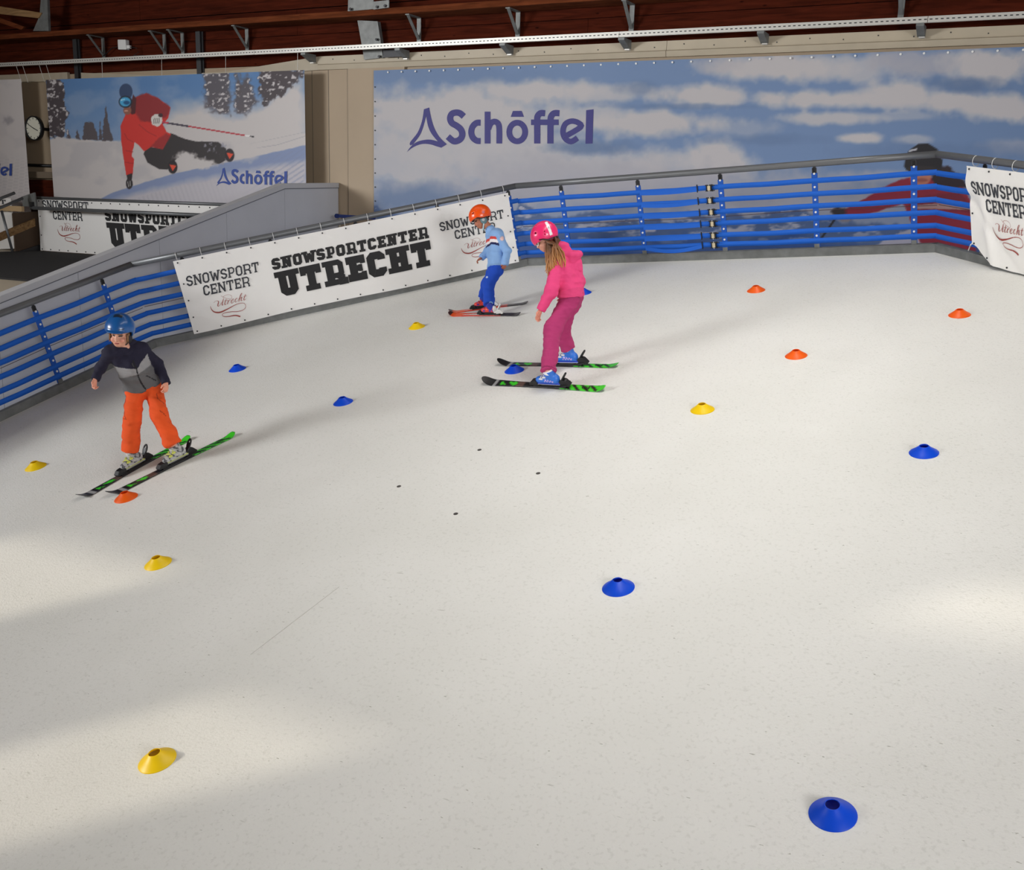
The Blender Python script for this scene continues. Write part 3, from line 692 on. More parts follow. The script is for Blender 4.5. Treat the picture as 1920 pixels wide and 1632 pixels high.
# printed skier lady
RED, RED2 = (128, 24, 46), (92, 16, 38)
pr.poly([(1640, 462), (1680, 438), (1730, 425), (1750, 440), (1760, 480), (1640, 480)], (160, 158, 172), 3, 3, 8)
pr.poly([(1578, 395), (1620, 374), (1655, 352), (1690, 336), (1722, 330), (1765, 334), (1802, 346), (1816, 368), (1828, 392), (1830, 480), (1740, 476), (1716, 442), (1703, 402), (1692, 382), (1642, 398), (1594, 412), (1578, 408)], RED, 2.5, 2, 9)
pr.poly([(1700, 372), (1800, 360), (1826, 392), (1822, 400), (1760, 392), (1716, 400)], RED2, 6, 3, 8, .7); pr.poly([(1716, 385), (1800, 378), (1830, 388), (1830, 394), (1770, 392), (1720, 392)], (170, 150, 140), 2, 1, 6, .8)
pr.poly([(1715, 345), (1742, 352), (1760, 335), (1805, 338), (1812, 350), (1780, 345), (1750, 350)], (34, 20, 28), 3, 3, 8)
pr.poly([(1745, 312), (1776, 312), (1802, 332), (1815, 352), (1780, 352), (1750, 344)], (36, 22, 28), 4, 4, 7)
pr.ell((1726, 330), (20, 20), (168, 106, 84), .2); pr.ell((1728, 338), (12, 3.5), (110, 50, 50), .5, k=.6)
pr.poly([(1697, 300), (1704, 282), (1722, 270), (1740, 269), (1758, 280), (1767, 300), (1766, 318), (1745, 322), (1700, 320), (1695, 312)], (18, 15, 20), 2)
pr.poly([(1700, 316), (1712, 310), (1748, 312), (1764, 320), (1750, 326), (1704, 324)], (34, 27, 28), 2); pr.line([(1706, 283), (1718, 280)], 3, (190, 190, 195))
pr.ell((1573, 397), (14, 8), (40, 34, 36), .5, .3, 6); pr.ell((1586, 411), (12, 6), (128, 122, 128), .5, .3, 6); pr.line([(1572, 402), (1540, 447)], 4, (32, 32, 40))
sp = build('wall_picture', (P, Fq), M_PAINT, None, smooth=True, col=lin(pr.c)*1.04)
tag(sp, 'wide printed picture of a cloudy blue sky with skier above mountains on the back wall', 'picture')
def lg(q):
    o_ = np.array([wy(680+p[0]/3.84, 100+p[1]/3.84, BY) for p in q]); o_[:, 1] = BY+.006*np.sin(o_[:, 0]*1.3)+.004*np.sin(o_[:, 0]*3.1+o_[:, 2])-.003; return o_
build('printed_emblem', quads_to_mesh(LOGO[:NEMB], lg, .2), M_NAVY, sp); build('printed_word', quads_to_mesh(LOGO[NEMB:], lg, .2), M_NAVY, sp)
hx = np.array([726.9+i*0 for i in range(1)])
hs_ = [19.3923, 727.402, -8.11243e-3]; first = None
for i in range(0, 37):
    xx = (hs_[0]*i+hs_[1])/(hs_[2]*i+1); p = np.array([wy(xx, 120, BY-.012)[0], BY-.012, bz1-.035])
    if first is None: first = build('eyelet', MB().disc(p, (0, 1, 0), .014, .012, 8), M_WHITE, sp); q0 = p
    else: copy_part(first, sp, p-q0)
for k in range(9):
    p = np.array([bx0+.03, BY-.012, bz1-.25-.22*k]); 
    if k == 0: e1_ = build('eyelet', MB().disc(p, (0, 1, 0), .011, .012, 8), M_DARKST, sp); q1 = p
    else: copy_part(e1_, sp, p-q1)

# skier picture on the left, hung from the steel rail
SY = WY-.36
sx0, sx1 = wy(85.7, 148.4, SY)[0], wy(570.5, 133, SY)[0]; sz1 = (wy(85.7, 148.4, SY)[2]+wy(570.5, 133, SY)[2])/2; sz0 = wy(99, 372, SY)[2]-.35
def f_sk(U, V): x = sx0+U*(sx1-sx0); return np.stack([x, SY+.004*np.sin(x*2), sz0+V*(sz1-sz0)], 1)
P, Fq = grid_mesh(420, 190, f_sk); px = pj(P); X, Y = (px[:, 0]-60)*3.692, (px[:, 1]-120)*3.692
pr = Print(X, Y, (84, 124, 172))
pr.mix(np.clip((Y-150)/400, 0, .6), (122, 148, 182)); pr.mix(np.clip((fbm(X/160, Y/130, 4, 5)-.45)*2.2, 0, .5), (138, 156, 184))
SN = (196, 190, 188)
pr.poly([(860, 430), (1000, 275), (1180, 262), (1300, 335), (1500, 325), (1620, 255), (1900, 60), (1900, 700), (860, 700)], SN, 130, 45, 90)
pr.poly([(80, 545), (180, 500), (330, 522), (640, 537), (1000, 480), (1900, 480), (1900, 1300), (80, 1300)], SN, 14, 6, 40)
pr.mix(np.clip((fbm(X/190, Y/150, 4, 9)-.52)*3, 0, .35)*(Y > 540), (164, 162, 168))
TR_, BK = (70, 62, 66), (84, 76, 80)
pr.poly([(92, 105), (195, 105), (238, 190), (222, 260), (248, 340), (222, 420), (244, 470), (200, 505), (112, 505), (100, 300)], TR_, 8, 22, 26)
for tri in ([(238, 515), (243, 440), (268, 512)], [(300, 520), (315, 455), (335, 522)], [(348, 525), (362, 405), (395, 400), (420, 405), (452, 470), (455, 527)], [(462, 527), (470, 400), (490, 527)], [(486, 530), (497, 400), (512, 292), (530, 400), (560, 530)]):
    pr.poly(tri, BK, 6, 9, 14)
for tri in ([(1190, 40), (1365, 40), (1372, 350), (1290, 340), (1200, 300)], [(1395, 330), (1420, 180), (1490, 75), (1530, 170), (1562, 260), (1480, 350)], [(1410, 60), (1440, 60), (1450, 200), (1400, 210)]):
    pr.poly(tri, BK, 26, 24, 26, .92)
pr.poly([(1580, 30), (1890, 30), (1860, 90), (1740, 210), (1600, 285), (1565, 180)], TR_, 16, 30, 24)
tm = ((X < 250) & (Y < 520)) | ((X > 1180) & (Y < 340))
pr.mix(np.clip((fbm(X/22, Y/16, 3, 31)-.60)*9, 0, .9)*tm*(pr.c.sum(1) < 300), (205, 200, 200))
pr.poly([(1500, 470), (1900, 260), (1900, 520), (1500, 560)], SN, 90, 20, 60, .7)
pr.line([(1540, 585), (1700, 560), (1890, 500)], 5, (150, 148, 156), .6); pr.line([(1480, 560), (1900, 470)], 4, (158, 155, 160), .5)
hill = [(480, 930), (560, 890), (800, 812), (1000, 755), (1300, 692), (1500, 650), (1900, 560), (1900, 1300), (480, 1300)]
pr.poly(hill, (128, 142, 176), 6, 3, 30)
pr.poly([(x, y+52+(x-480)*.035) for x, y in hill], (186, 182, 188), 46, 14, 60)
pr.mix((np.sin((X*.8+Y*1.2)/7.0) > .35)*np.clip((X-1450)/400, 0, 1)*(poly_sd(X, Y, hill) < -18)*.45, (128, 138, 166))
pr.mix((np.sin((X*1.0-Y*.35)/5.0) > .2)*np.clip((1500-X)/600, 0, 1)*(poly_sd(X, Y, hill) < -90)*.2, (150, 148, 158))
RD, RD2, PN = (204, 50, 42), (134, 38, 42), (52, 47, 48)
pr.poly([(960, 478), (1060, 520), (1125, 535), (1290, 540), (1345, 590), (1345, 665), (1300, 690), (1200, 705), (1130, 660), (1010, 650), (960, 700), (938, 732), (880, 728), (800, 685), (772, 625), (790, 575), (905, 580)], PN, 4, 3, 20)
pr.mix(np.clip((fbm(X/30, Y/30, 3, 44)-.58)*7, 0, .8)*((X > 1180) & (X < 1345) & (Y > 545) & (Y < 700)), (150, 148, 160))
pr.ell((1062, 662), (75, 55), SN, .5, .5, 26); pr.ell((1160, 690), (110, 34), SN, .6, .5, 26); pr.ell((1470, 590), (90, 75), SN, .9, .5, 36); pr.ell((1440, 520), (120, 40), SN, .9, .5, 36, .6)
for cx, cy in ((974, 714), (1368, 632)):
    pr.ell((cx, cy), (33, 46), (40, 34, 38), .12); pr.poly([(cx-22, cy-18), (cx+26, cy-10), (cx, cy+28)], (222, 78, 52), 3)
pr.poly([(700, 238), (790, 203), (870, 235), (957, 300), (945, 372), (905, 420), (930, 470), (965, 485), (905, 590), (825, 575), (775, 606), (735, 560), (710, 540), (690, 640), (707, 660), (697, 765), (652, 768), (638, 680), (618, 540), (613, 430), (650, 338), (690, 325)], RD, 4, 3, 24)
pr.poly([(700, 238), (790, 203), (870, 235), (957, 300), (938, 368), (880, 384), (820, 404), (745, 392), (712, 330)], RD2, 16, 10, 26, .9); pr.poly([(820, 575), (860, 530), (930, 480), (960, 500), (905, 590)], RD2, 12, 8, 20, .7)
for ln in ([(640, 480), (660, 520), (700, 540)], [(650, 600), (700, 610)], [(645, 680), (700, 690)], [(740, 420), (800, 470), (860, 500)]): pr.line(ln, 6, (158, 38, 38), .7)
pr.poly([(675, 330), (700, 210), (722, 240), (715, 345), (690, 350)], (80, 32, 36), 4)
pr.ell((660, 322), (28, 30), (140, 88, 72), .2); pr.ell((650, 192), (46, 56), (50, 68, 102), .1); pr.ell((647, 262), (47, 42), (34, 38, 50), .12); pr.ell((645, 262), (38, 32), (70, 165, 212), .15); pr.ell((655, 268), (22, 14), (30, 84, 130), .5); pr.line([(618, 250), (640, 245)], 8, (190, 226, 240), .8)
pr.ell((652, 325), (14, 6), (206, 150, 130), .5)
pr.ell((864, 390), (40, 42), (214, 208, 202), .1, .15, 16)
for k in range(4): pr.line([(846+12*k, 375), (842+12*k, 412)], 4, (60, 56, 58))
pr.ell((890, 355), (16, 14), (70, 40, 44), .3)
pr.line([(905, 404), (1085, 432)], 13, (66, 60, 74)); pr.line([(905, 402), (940, 408)], 12, (196, 60, 78)); pr.line([(1085, 432), (1480, 496)], 10, (178, 50, 62)); pr.line([(1480, 496), (1505, 498)], 12, (226, 222, 220)); pr.line([(1512, 500), (1534, 505)], 9, (40, 38, 42))
pr.poly([(655, 770), (695, 755), (692, 800), (660, 800)], (44, 38, 40), 3); pr.ell((674, 828), (24, 38), (48, 42, 44), .15, .1, 14); pr.line([(664, 815), (668, 850)], 4, (190, 186, 182)); pr.line([(680, 812), (680, 845)], 4, (180, 176, 172))
sk = build('wall_picture', (P, Fq), M_PAINT, None, smooth=True, col=lin(pr.c)*1.08)
tag(sk, 'printed picture of a skier in red jacket leaning into a turn, hung on the wall', 'picture')
def small_logo(xa, ya, wid, hei, slope, Yp, parent):
    q = lambda z: np.array([wy(xa+(p[0]-318)/1347*wid, ya+(p[1]-408)/242*hei+slope*(p[0]-318)/1347*wid, Yp) for p in z])
    build('printed_emblem', quads_to_mesh(LOGO[:NEMB], q, 1.0), M_NAVY2, parent); build('printed_word', quads_to_mesh(LOGO[NEMB:], q, 1.0), M_NAVY2, parent)
small_logo(405.4, 316, 133, 26.5, .042, SY-.007, sk)
# picture cut by the left edge of the photograph
lx1 = wy(39.5, 148, SY)[0]
def f_lp(U, V): x = lx1-4.5+U*4.5; return np.stack([x, SY+0*x, sz0-.1+V*(wy(20, 149, SY)[2]-sz0+.1)], 1)
P, Fq = grid_mesh(180, 90, f_lp); px = pj(P); X, Y = px[:, 0], px[:, 1]
pr = Print(X, Y, (196, 190, 188)); pr.mix(np.clip((fbm(X/40, Y/30, 4, 3)-.5)*3, 0, .3), (176, 172, 174)); pr.mix((np.sin((Y*2.2-X*.7)/2.1) > .3)*np.clip((Y-285)/30, 0, 1)*.22, (150, 146, 150))
pr.ell((16, 226), (9, 6), (120, 116, 124), .8, .7, 5, .5)
lp = build('wall_picture', (P, Fq), M_PAINT, None, smooth=True, col=lin(pr.c)*1.2)
tag(lp, 'printed snow picture cut off by the left edge, beside the wall clock', 'picture')
small_logo(-100, 303.5, 122.6, 22.5, .03, SY-.012, lp)
# ================================================================ STEEL RAIL, LEDGE, BRACKETS
RY = WY-.33
za, zb = wy(900, 83, RY)[2], wy(900, 73.5, RY)[2]
xl, xr = -26.0, 6.0
rail = thing('steel_rail', 'long perforated steel rail under the timber boarding', 'rail', (-8, RY, za))
cuts = [xl, wy(480, 95, RY)[0], wy(1163, 68, RY)[0], wy(1740, 40, RY)[0], xr]
for a, b_ in zip(cuts[:-1], cuts[1:]):
    build('channel', MB().prism([(a+.003, RY, za), (a+.003, RY-.045, za), (a+.003, RY-.045, zb), (a+.003, RY-.02, zb), (a+.003, RY-.02, zb-.008), (a+.003, RY-.038, zb-.008), (a+.003, RY-.038, za+.006), (a+.003, RY, za+.006)], (b_-a-.006, 0, 0)), M_BRIGHT, rail)
sm = MB(); x = wy(0, 122, RY)[0]
while x < 1.5:
    sm.aabb((x, RY-.0465, (za+zb)/2-.006), (x+.032, RY-.044, (za+zb)/2+.006)); x += .062
o = build('slots', sm, M_DARKST, rail); o['kind'] = 'stuff'
def wedge(px, py, parent):
    q = wy(px, py, RY); x = q[0]
    build('rail_support', MB().prism([(x-.05, RY, za), (x-.05, WY-.05, za), (x-.05, WY-.05, za-.11), (x-.05, WY-.09, za-.12), (x-.05, RY, za-.03)], (.09, 0, 0)), M_GALV, parent)
    build('rail_support_tip', MB().aabb((x-.03, WY-.12, za-.135), (x+.04, WY-.06, za-.118)), M_BRIGHT, parent)
for px in (568, 745, 942, 1165, 1425, 1722): wedge(px, 80, rail)
hang = thing('hanging_wires', 'thin wires holding the red skier picture from the steel rail', 'wire', (wy(193, 120, RY)[0], SY, sz1))
for px in (193, 305, 425, 560): 
    x = wy(px, 120, RY)[0]; build('wire', MB().tube([(x, RY-.02, za), (x, SY, sz1)], .004, 6), M_BRIGHT, hang)
hang2 = thing('hanging_wires', 'thin wires holding the snow picture at the left edge', 'wire', (wy(32, 120, RY)[0], SY, sz1))
for px in (32, 44, 75, 88):
    x = wy(px, 120, RY)[0]; build('wire', MB().tube([(x, RY-.02, za), (x, SY+.1, sz1-.02)], .004, 6), M_BRIGHT, hang2)
LY = WY-.42
lz0, lz1 = wy(300, 54.5, LY)[2], wy(300, 44, LY)[2]
lf = thing('timber_ledge', 'brown timber ledge on steel brackets above the rail', 'ledge', (-8, LY, lz0))
build('beam', MB().aabb((xl, LY, lz0), (xr, WY+.02, lz1)), M_TIMBER2, lf, auto=.008)
for px, py in ((193, 75), (308, 68), (342, 68), (463, 62), (786, 35), (972, 20), (1186, 10), (1692, 0)):
    x = wy(px, py, WY-.02)[0]; zt = lz0
    build('bracket', MB().aabb((x-.035, WY-.03, zt-.42), (x+.035, WY-.015, zt)).aabb((x-.035, LY+.06, zt-.015), (x+.035, WY-.02, zt)).bar((x, LY+.08, zt-.01), (x, WY-.025, zt-.32), .05, .012, (1, 0, 0)), M_GALV, lf)
# steel column with gusset plates
def plate(poly, Yp, th=.02): return MB().prism([wy(x, y, Yp) for x, y in poly], (0, th, 0))
cl = thing('steel_column', 'grey steel column plate with bolts between the two big pictures', 'column', wy(695, 110, WY-.12))
build('shaft', plate(((670, 38), (708, 40), (718, 108), (683, 112)), WY-.10, .08), M_GALV, cl)
build('head_plate', plate(((654, -30), (700, -30), (700, 17), (652, 21)), LY-.02), M_GALV, cl)
build('splice_plate', plate(((700, 3), (729, 0), (729, 14), (700, 18)), LY-.04), M_GALV, cl)
build('foot_plate', plate(((718, 94), (752, 91), (752, 106), (718, 108)), WY-.14), M_DARKST, cl)
for px in ((706, 74), (711, 106), (657, 17), (707, 13), (722, 11)): build('bolt', MB().disc(wy(*px, WY-.13 if px[1] > 60 else LY-.05), (0, 1, 0), .02, .03, 8), M_DARKST, cl)
sp_ = thing('steel_column', 'dark steel column in the upper left corner with timber strut', 'column', wy(80, 57, LY))
build('shaft', plate(((78, -20), (88, -20), (91, 58), (62, 58), (74, 30)), LY-.01, .05), M_GALV, sp_)
build('strut', plate(((-20, 9), (78, 24), (72, 34), (-20, 24)), LY-.03, .06), M_PLANK, sp_)
build('brace', plate(((-20, 26), (45, 50), (40, 56), (-20, 36)), LY-.01, .05), M_TIMBER2, sp_)
jb = thing('junction_box', 'small white junction box under the timber ledge', 'box', wy(228, 92, WY-.08))
build('housing', plate(((220, 74), (235, 74), (236, 93), (221, 93)), WY-.09, .09), M_WHITE, jb, auto=.01)
build('gland', plate(((236, 85), (243, 85), (243, 91), (236, 91)), WY-.07, .04), M_WHITE, jb)
build('cord', MB().tube([wy(x, y, WY-.05) for x, y in ((221, 88), (210, 90), (200, 100), (192, 106))], .008, 6), M_BLACK, jb)
build('cord', MB().tube([wy(x, y, WY-.05) for x, y in ((243, 88), (256, 90), (260, 98), (250, 104), (270, 104))], .006, 6), M_BLACK, jb)
for px, lab in ((145, 'dark steel post above the trim left of the skier picture'), (376, 'dark steel post above the red skier picture')):
    x = wy(px, 90, WY)[0]
    tag(build('steel_post', MB().aabb((x-.05, WY-.06, wy(px, 140, WY)[2]-.15), (x+.05, WY+.01, lz0-.004)).aabb((x-.075, WY-.02, wy(px, 140, WY)[2]-.15), (x+.075, WY+.005, lz0-.004)), M_DARKST), lab, 'post')

# ================================================================ CLOCK AND THINGS AT THE FAR LEFT
cc = wy(68, 241, SY-.02); R_ = .225
ck = thing('wall_clock', 'round wall clock with white dial and dark rim', 'clock', cc)
yv = np.array([0, -1., 0])
build('rim', MB().lathe(cc, yv, [(R_-.02, .0), (R_, .0), (R_, .075), (R_-.012, .082), (R_-.022, .07), (R_-.022, .055)], 40), M_BLACK, ck, smooth=True)
build('mount', MB().tube([cc, (cc[0], WY, cc[2])], .03, 10), M_BLACK, ck)
build('dial', MB().disc(cc+yv*.05, yv, R_-.02, .012, 40), mat('dial_white', (214, 212, 196), rough=.5), ck)
def hand(ang, l, w_, h):
    d = np.array([math.sin(ang), 0, math.cos(ang)]); return MB().bar(cc+yv*h-d*.03, cc+yv*h+d*l, w_, .004, np.cross(d, yv))
build('hour_hand', hand(math.radians(112), .12, .014, .060), M_BLACK, ck); build('minute_hand', hand(math.radians(297), .17, .010, .064), M_BLACK, ck)
for k in range(12):
    d = np.array([math.sin(k*math.pi/6), 0, math.cos(k*math.pi/6)]); build('hour_mark', MB().bar(cc+yv*.0575+d*.165, cc+yv*.0575+d*.195, .012, .004, np.cross(d, yv)), M_BLACK, ck)
tag(build('conduit', MB().tube([wy(-60, 306, WY-.03), wy(150, 313, WY-.03)], .03, 10), M_BLACK, smooth=True), 'dark pipe along the wall below the clock', 'pipe')
tag(build('wall_shelf', MB().aabb((wy(-60, 330, WY)[0], WY-.18, wy(70, 334, WY-.18)[2]), (wy(140, 330, WY)[0], WY, wy(70, 322, WY-.18)[2])), mat('shelf_grey', (120, 106, 88), rough=.7)), 'dull grey shelf board below the dark wall pipe', 'shelf')
tag(build('timber_cladding', MB().aabb((wy(-60, 330, WY)[0], WY-.066, 2.04), (wy(140, 330, WY)[0], WY-.006, wy(70, 337, WY-.06)[2])), M_TIMBER), 'reddish brown timber boards low on the wall below the clock', 'cladding')
# white club banner over the rubber mat
B2Y = 12.62
q0, q1, q2 = wy(67, 371, B2Y), wy(78, 471, B2Y), wy(470, 392, B2Y)
bz_t, bz_b = (q0[2]+q2[2])/2, ZG+.03; bx_l = (q0[0]+q1[0])/2; bx_r = -11.2
def f_lb(q, o=0.0): u, v = q[:, 0], q[:, 1]; return np.stack([u, B2Y-.01*np.sin(u*3)*np.sin((v-bz_b)*3)-o, v], 1)
gf = thing('banner_frame', 'grey tube frame at the end of the rubber mat holding a white banner', 'frame', (bx_l, B2Y, ZG))
build('top_tube', MB().tube([(bx_l-.02, B2Y, bz_t+.03), (bx_r, B2Y, bz_t+.03)], .026, 12), M_RAILST, gf, smooth=True)
build('back_panel', MB().aabb((bx_l, B2Y+.04, ZG), (bx_r, B2Y+.07, bz_t)), mat('back_board', (80, 62, 48), rough=.8), gf)
build('corner_plate', MB().prism([wy(x, y, B2Y-.15) for x, y in ((40, 369), (64, 361), (68, 388), (43, 387))], (0, .03, 0)), M_GALV, gf)
h0, h1 = wy(58, 390, B2Y-.35), wy(372, 407, B2Y-.35)
h1 = h0+(h1-h0)*1.25; h1[2] = h0[2]
build('hand_rail', MB().tube([h0, h1], .032, 12), M_RAILST, gf, smooth=True)
build('clamp', MB().box(wy(60, 386, B2Y-.35), I3, (.03, .03, .07)), M_BLACK, gf)
lb = banner('club_banner', 'white banner above the black rubber mat below the red skier picture', f_lb, 60, 12, bx_l, bx_r, bz_b, bz_t, (bx_l, B2Y, bz_b))
to2 = lambda x, y: wy(x, y, B2Y-.01)[[0, 2]]
fi2 = lambda q: f_lb(q, .005)
logo_block(fi2, ((78, 375), (164.5, 379), (80, 391)), to2, lb)
def bw(text, corners, t, gap):
    TL, TR, BL = [to2(*c) for c in corners]; e1, e2 = TR-TL, TL-BL
    build('printed_word', quads_to_mesh([k for l in word(text, t, gap) for k in l], lambda z: fi2(BL+z[:, :1]*e1+z[:, 1:]*e2)), M_INKB, lb)
bw('SNOWSPORTCENTER', ((195, 392), (428, 407), (196.5, 414)), .27, .10); bw('UTRECHT', ((199, 417), (428, 432), (206, 463)), .30, .07)
ee = np.linspace(bx_l+.05, bx_r-.1, 26)
eyelets(lambda q: f_lb(q, .004), [(u, bz_t-.03) for u in ee]+[(u, bz_b+.03) for u in ee]+[(bx_l+.05, v) for v in (2.35, 2.7)], (0, 1, 0), lb, .012)
# plank barrier running towards the camera at the far left
BX = bx_l-.05
br = thing('plank_barrier', 'wooden plank barrier with steel tubes at the left edge', 'barrier', (BX, 12, ZG))
pa, pb = wx(66, 417, BX), wx(0, 445, BX); pc = pb+(pb-pa)*1.2
build('plank', MB().prism([pa+np.array([0, 0, .07]), pc+np.array([0, 0, .07]), pc-np.array([0, 0, .07]), pa-np.array([0, 0, .07])], (-.04, 0, 0)), M_PLANK, br)
pa, pb = wx(52, 397, BX-.25), wx(20, 390, BX-.25)
build('plank', MB().aabb((BX-1.6, B2Y-.3, wy(40, 397, B2Y-.3)[2]), (BX, B2Y-.25, wy(40, 387, B2Y-.3)[2])), mat('pale_pine', (190, 160, 118), rough=.7), br)
for (x0_, y0_), (x1_, y1_) in (((27, 362), (-14, 378)), ((42, 372), (-14, 396))):
    a, b_ = wx(x0_, y0_, BX), wx(x1_, y1_, BX); build('tube_rail', MB().tube([a, b_+(b_-a)*.6], .028, 10), M_RAILST, br, smooth=True)
build('tube_post', MB().tube([wx(3, 395, BX), wx(27, 486, BX)], .024, 10), M_RAILST, br, smooth=True)
build('kick_board', MB().prism([wx(80, 468, BX), wx(-20, 505, BX), wx(-20, 490, BX), wx(78, 458, BX)], (-.03, 0, 0)), M_DARKST, br)
build('side_board', MB().prism([wx(76, 396, BX-.06), wx(78, 470, BX-.06), wx(30, 480, BX-.06), wx(24, 400, BX-.06)], (-.03, 0, 0)), mat('brown_board', (82, 64, 48), rough=.8), br)
ow = thing('club_banner', 'white banner scrap seen behind the plank barrier at the left edge', 'banner', (BX-1.2, B2Y-.1, ZG), 'white club banners')
build('cloth', MB().prism([wy(x, y, B2Y-.12) for x, y in ((-60, 366), (20, 372), (31, 466), (-60, 470))], (0, .01, 0)), M_PVC, ow)
TLb = [wy(*c, B2Y-.13)[[0, 2]] for c in ((-14, 374), (10, 375), (-13, 382))]
build('printed_word', quads_to_mesh([k for l in word('RT', .155) for k in l], lambda z: np.array([[p[0], B2Y-.13, p[1]] for p in TLb[2]+z[:, :1]*(TLb[1]-TLb[0])+z[:, 1:]*(TLb[0]-TLb[2])])), M_INK, ow)

# blue strap end tied to the wall beside the grey panel
tag(build('strap_end', MB().bar(wy(632, 405, WY-.4), wy(704, 409, WY-.09), .05, .03, (0, 0, 1)).disc(wy(632, 405, WY-.4), (0, 1, 0), .035, .05, 12), mat('dark_blue_strap', (24, 46, 108), rough=.7)), 'dark blue strap end tied to the beige wall behind the banner', 'strap')
tag(build('pipe', MB().tube([wy(637, 402, WY-.06), wy(637, 470, WY-.06)], .02, 8), M_TRIM), 'thin beige wall pipe beside the grey panel end', 'pipe')

# ================================================================ MARKER CONES
CONES = [((1515.4, 1525), (1607.9, 1531), 'b', 'nearest large blue marker cone at the bottom right of the slope'),
 ((258.8, 1439), (331.3, 1415), 'y', 'nearest yellow marker cone in the sunlit patch at bottom left'),
 ((1129, 1106), (1190, 1100), 'b', 'dented blue marker cone in the middle of the empty slope'),
 ((1704, 850), (1760.7, 849.6), 'b', 'blue marker cone standing alone by the right edge'),
 ((1294.6, 770.8), (1339.6, 767.5), 'y', 'yellow marker cone right of the girl in pink'),
 ((1777.8, 591.6), (1820.6, 590.6), 'o', 'orange marker cone nearest the curled banner on the right'),
 ((1471.6, 669), (1514, 666.6), 'o', 'nearest of the three orange marker cones right of the girl in pink'),
 ((1400.3, 546.9), (1435, 543.4), 'o', 'orange marker cone furthest back, in front of the blue strap fence'),
 ((270, 1065.6), (322.8, 1049.4), 'y', 'yellow marker cone below the orange cone at the boy\'s ski tips'),
 ((214, 940.6), (259, 928), 'o', 'orange marker cone right below the ski tips of the boy in orange trousers'),
 ((46.8, 882.8), (87.4, 870), 'y', 'yellow marker cone at the far left beside the boy\'s skis'),
 ((428.9, 696.6), (461.6, 689.4), 'b', 'blue marker cone below the long banner, furthest left of the blue cones'),
 ((624.7, 759.4), (662.2, 751), 'b', 'blue marker cone midway between the boy and the girl in pink'),
 ((766.3, 616.9), (796.8, 611), 'y', 'small yellow marker cone left of the skier in the light blue sweater'),
 ((946.5, 697), (982.5, 694), 'b', 'blue marker cone between the ski tips of the girl in pink'),
 ((1076, 551), (1111.5, 549), 'b', 'blue marker cone half hidden behind the back of the girl in pink')]
CC = {'b': mat('cone_blue', (4, 84, 232), rough=.42), 'y': mat('cone_yellow', (255, 222, 10), rough=.42), 'o': mat('cone_orange', (255, 108, 16), rough=.42)}
for nm in ('cone_yellow', 'cone_orange', 'cone_blue'):
    bb = MATS[nm].node_tree.nodes['Principled BSDF']; nt = MATS[nm].node_tree; tr = nt.nodes.new('ShaderNodeBsdfTranslucent'); tr.inputs[0].default_value = bb.inputs['Base Color'].default_value
    ms = nt.nodes.new('ShaderNodeMixShader'); ms.inputs[0].default_value = .28
    nt.links.new(bb.outputs[0], ms.inputs[1]); nt.links.new(tr.outputs[0], ms.inputs[2]); nt.links.new(ms.outputs[0], nt.nodes['Material Output'].inputs[0])
RM = Matrix([[EX[i], EY[i], N[i]] for i in range(3)])
prof = [(.100, .0), (.1005, .002), (.098, .005), (.070, .024), (.045, .043), (.034, .055), (.0315, .057), (.0295, .056), (.031, .052), (.042, .040), (.067, .021), (.097, .001), (.100, .0)]
cmesh = {}
for k, (a, b_, c, lab) in enumerate(CONES):
    key = (c, 'dent' if 'dented' in lab else '')
    if key not in cmesh:
        mbc = MB().lathe((0, 0, 0), (0, 0, 1), prof, 48)
        if key[1]: mbc.v = [(x_*(1-.25*max(0, z_-.035)/.02*(y_ < 0)), y_*(1-.55*max(0, z_-.038)/.02*(y_ < 0)), z_-.35*max(0, z_-.042)*(y_ < 0)) for x_, y_, z_ in mbc.v]
        me = bpy.data.meshes.new('marker_cone'); me.from_pydata(mbc.v, [], mbc.f); me.materials.append(CC[c])
        me.polygons.foreach_set('use_smooth', np.ones(len(me.polygons), bool)); me.update(); cmesh[key] = me
    o = bpy.data.objects.new('marker_cone', cmesh[key]); COL.objects.link(o)
    p = mat_at((a[0]+b_[0])/2, (a[1]+b_[1])/2)
    if 'dented' in lab: mw_ = RM @ Matrix.Rotation(.2, 3, 'Z')
    else: mw_ = RM @ Matrix.Rotation(k*.7, 3, 'Z')
    o.matrix_world = Matrix.Translation(tuple(p)) @ mw_.to_4x4()
    tag(o, lab, 'cone', {'b': 'blue', 'y': 'yellow', 'o': 'orange'}[c]+' marker cones on the ski mat')
# ================================================================ IMPLICIT SURFACES (skiers, helmets, boots)
class Prim:
    def __init__(s, kind, tag_, **k): s.kind, s.tag = kind, tag_; s.__dict__.update(k)
    def box(s):
        if s.kind == 'cap': 
            r = max(s.ra, s.rb); return np.minimum(s.a, s.b)-r, np.maximum(s.a, s.b)+r
        r = np.linalg.norm(s.r) if s.kind == 'box' else max(s.r); return s.c-r, s.c+r
    def d(s, X):
        if s.kind == 'cap':
            ba = s.b-s.a; pa = X-s.a; t = np.clip(pa@ba/(ba@ba+1e-12), 0, 1)
            return np.linalg.norm(pa-t[..., None]*ba, axis=-1)-(s.ra+(s.rb-s.ra)*t)
        q = (X-s.c)@s.A.T
        if s.kind == 'ell':
            k0 = np.linalg.norm(q/s.r, axis=-1); k1 = np.linalg.norm(q/(s.r**2), axis=-1)+1e-9; return k0*(k0-1)/k1
        q = np.abs(q)-(s.r-s.rd); return np.linalg.norm(np.maximum(q, 0), axis=-1)+np.minimum(q.max(-1), 0)-s.rd
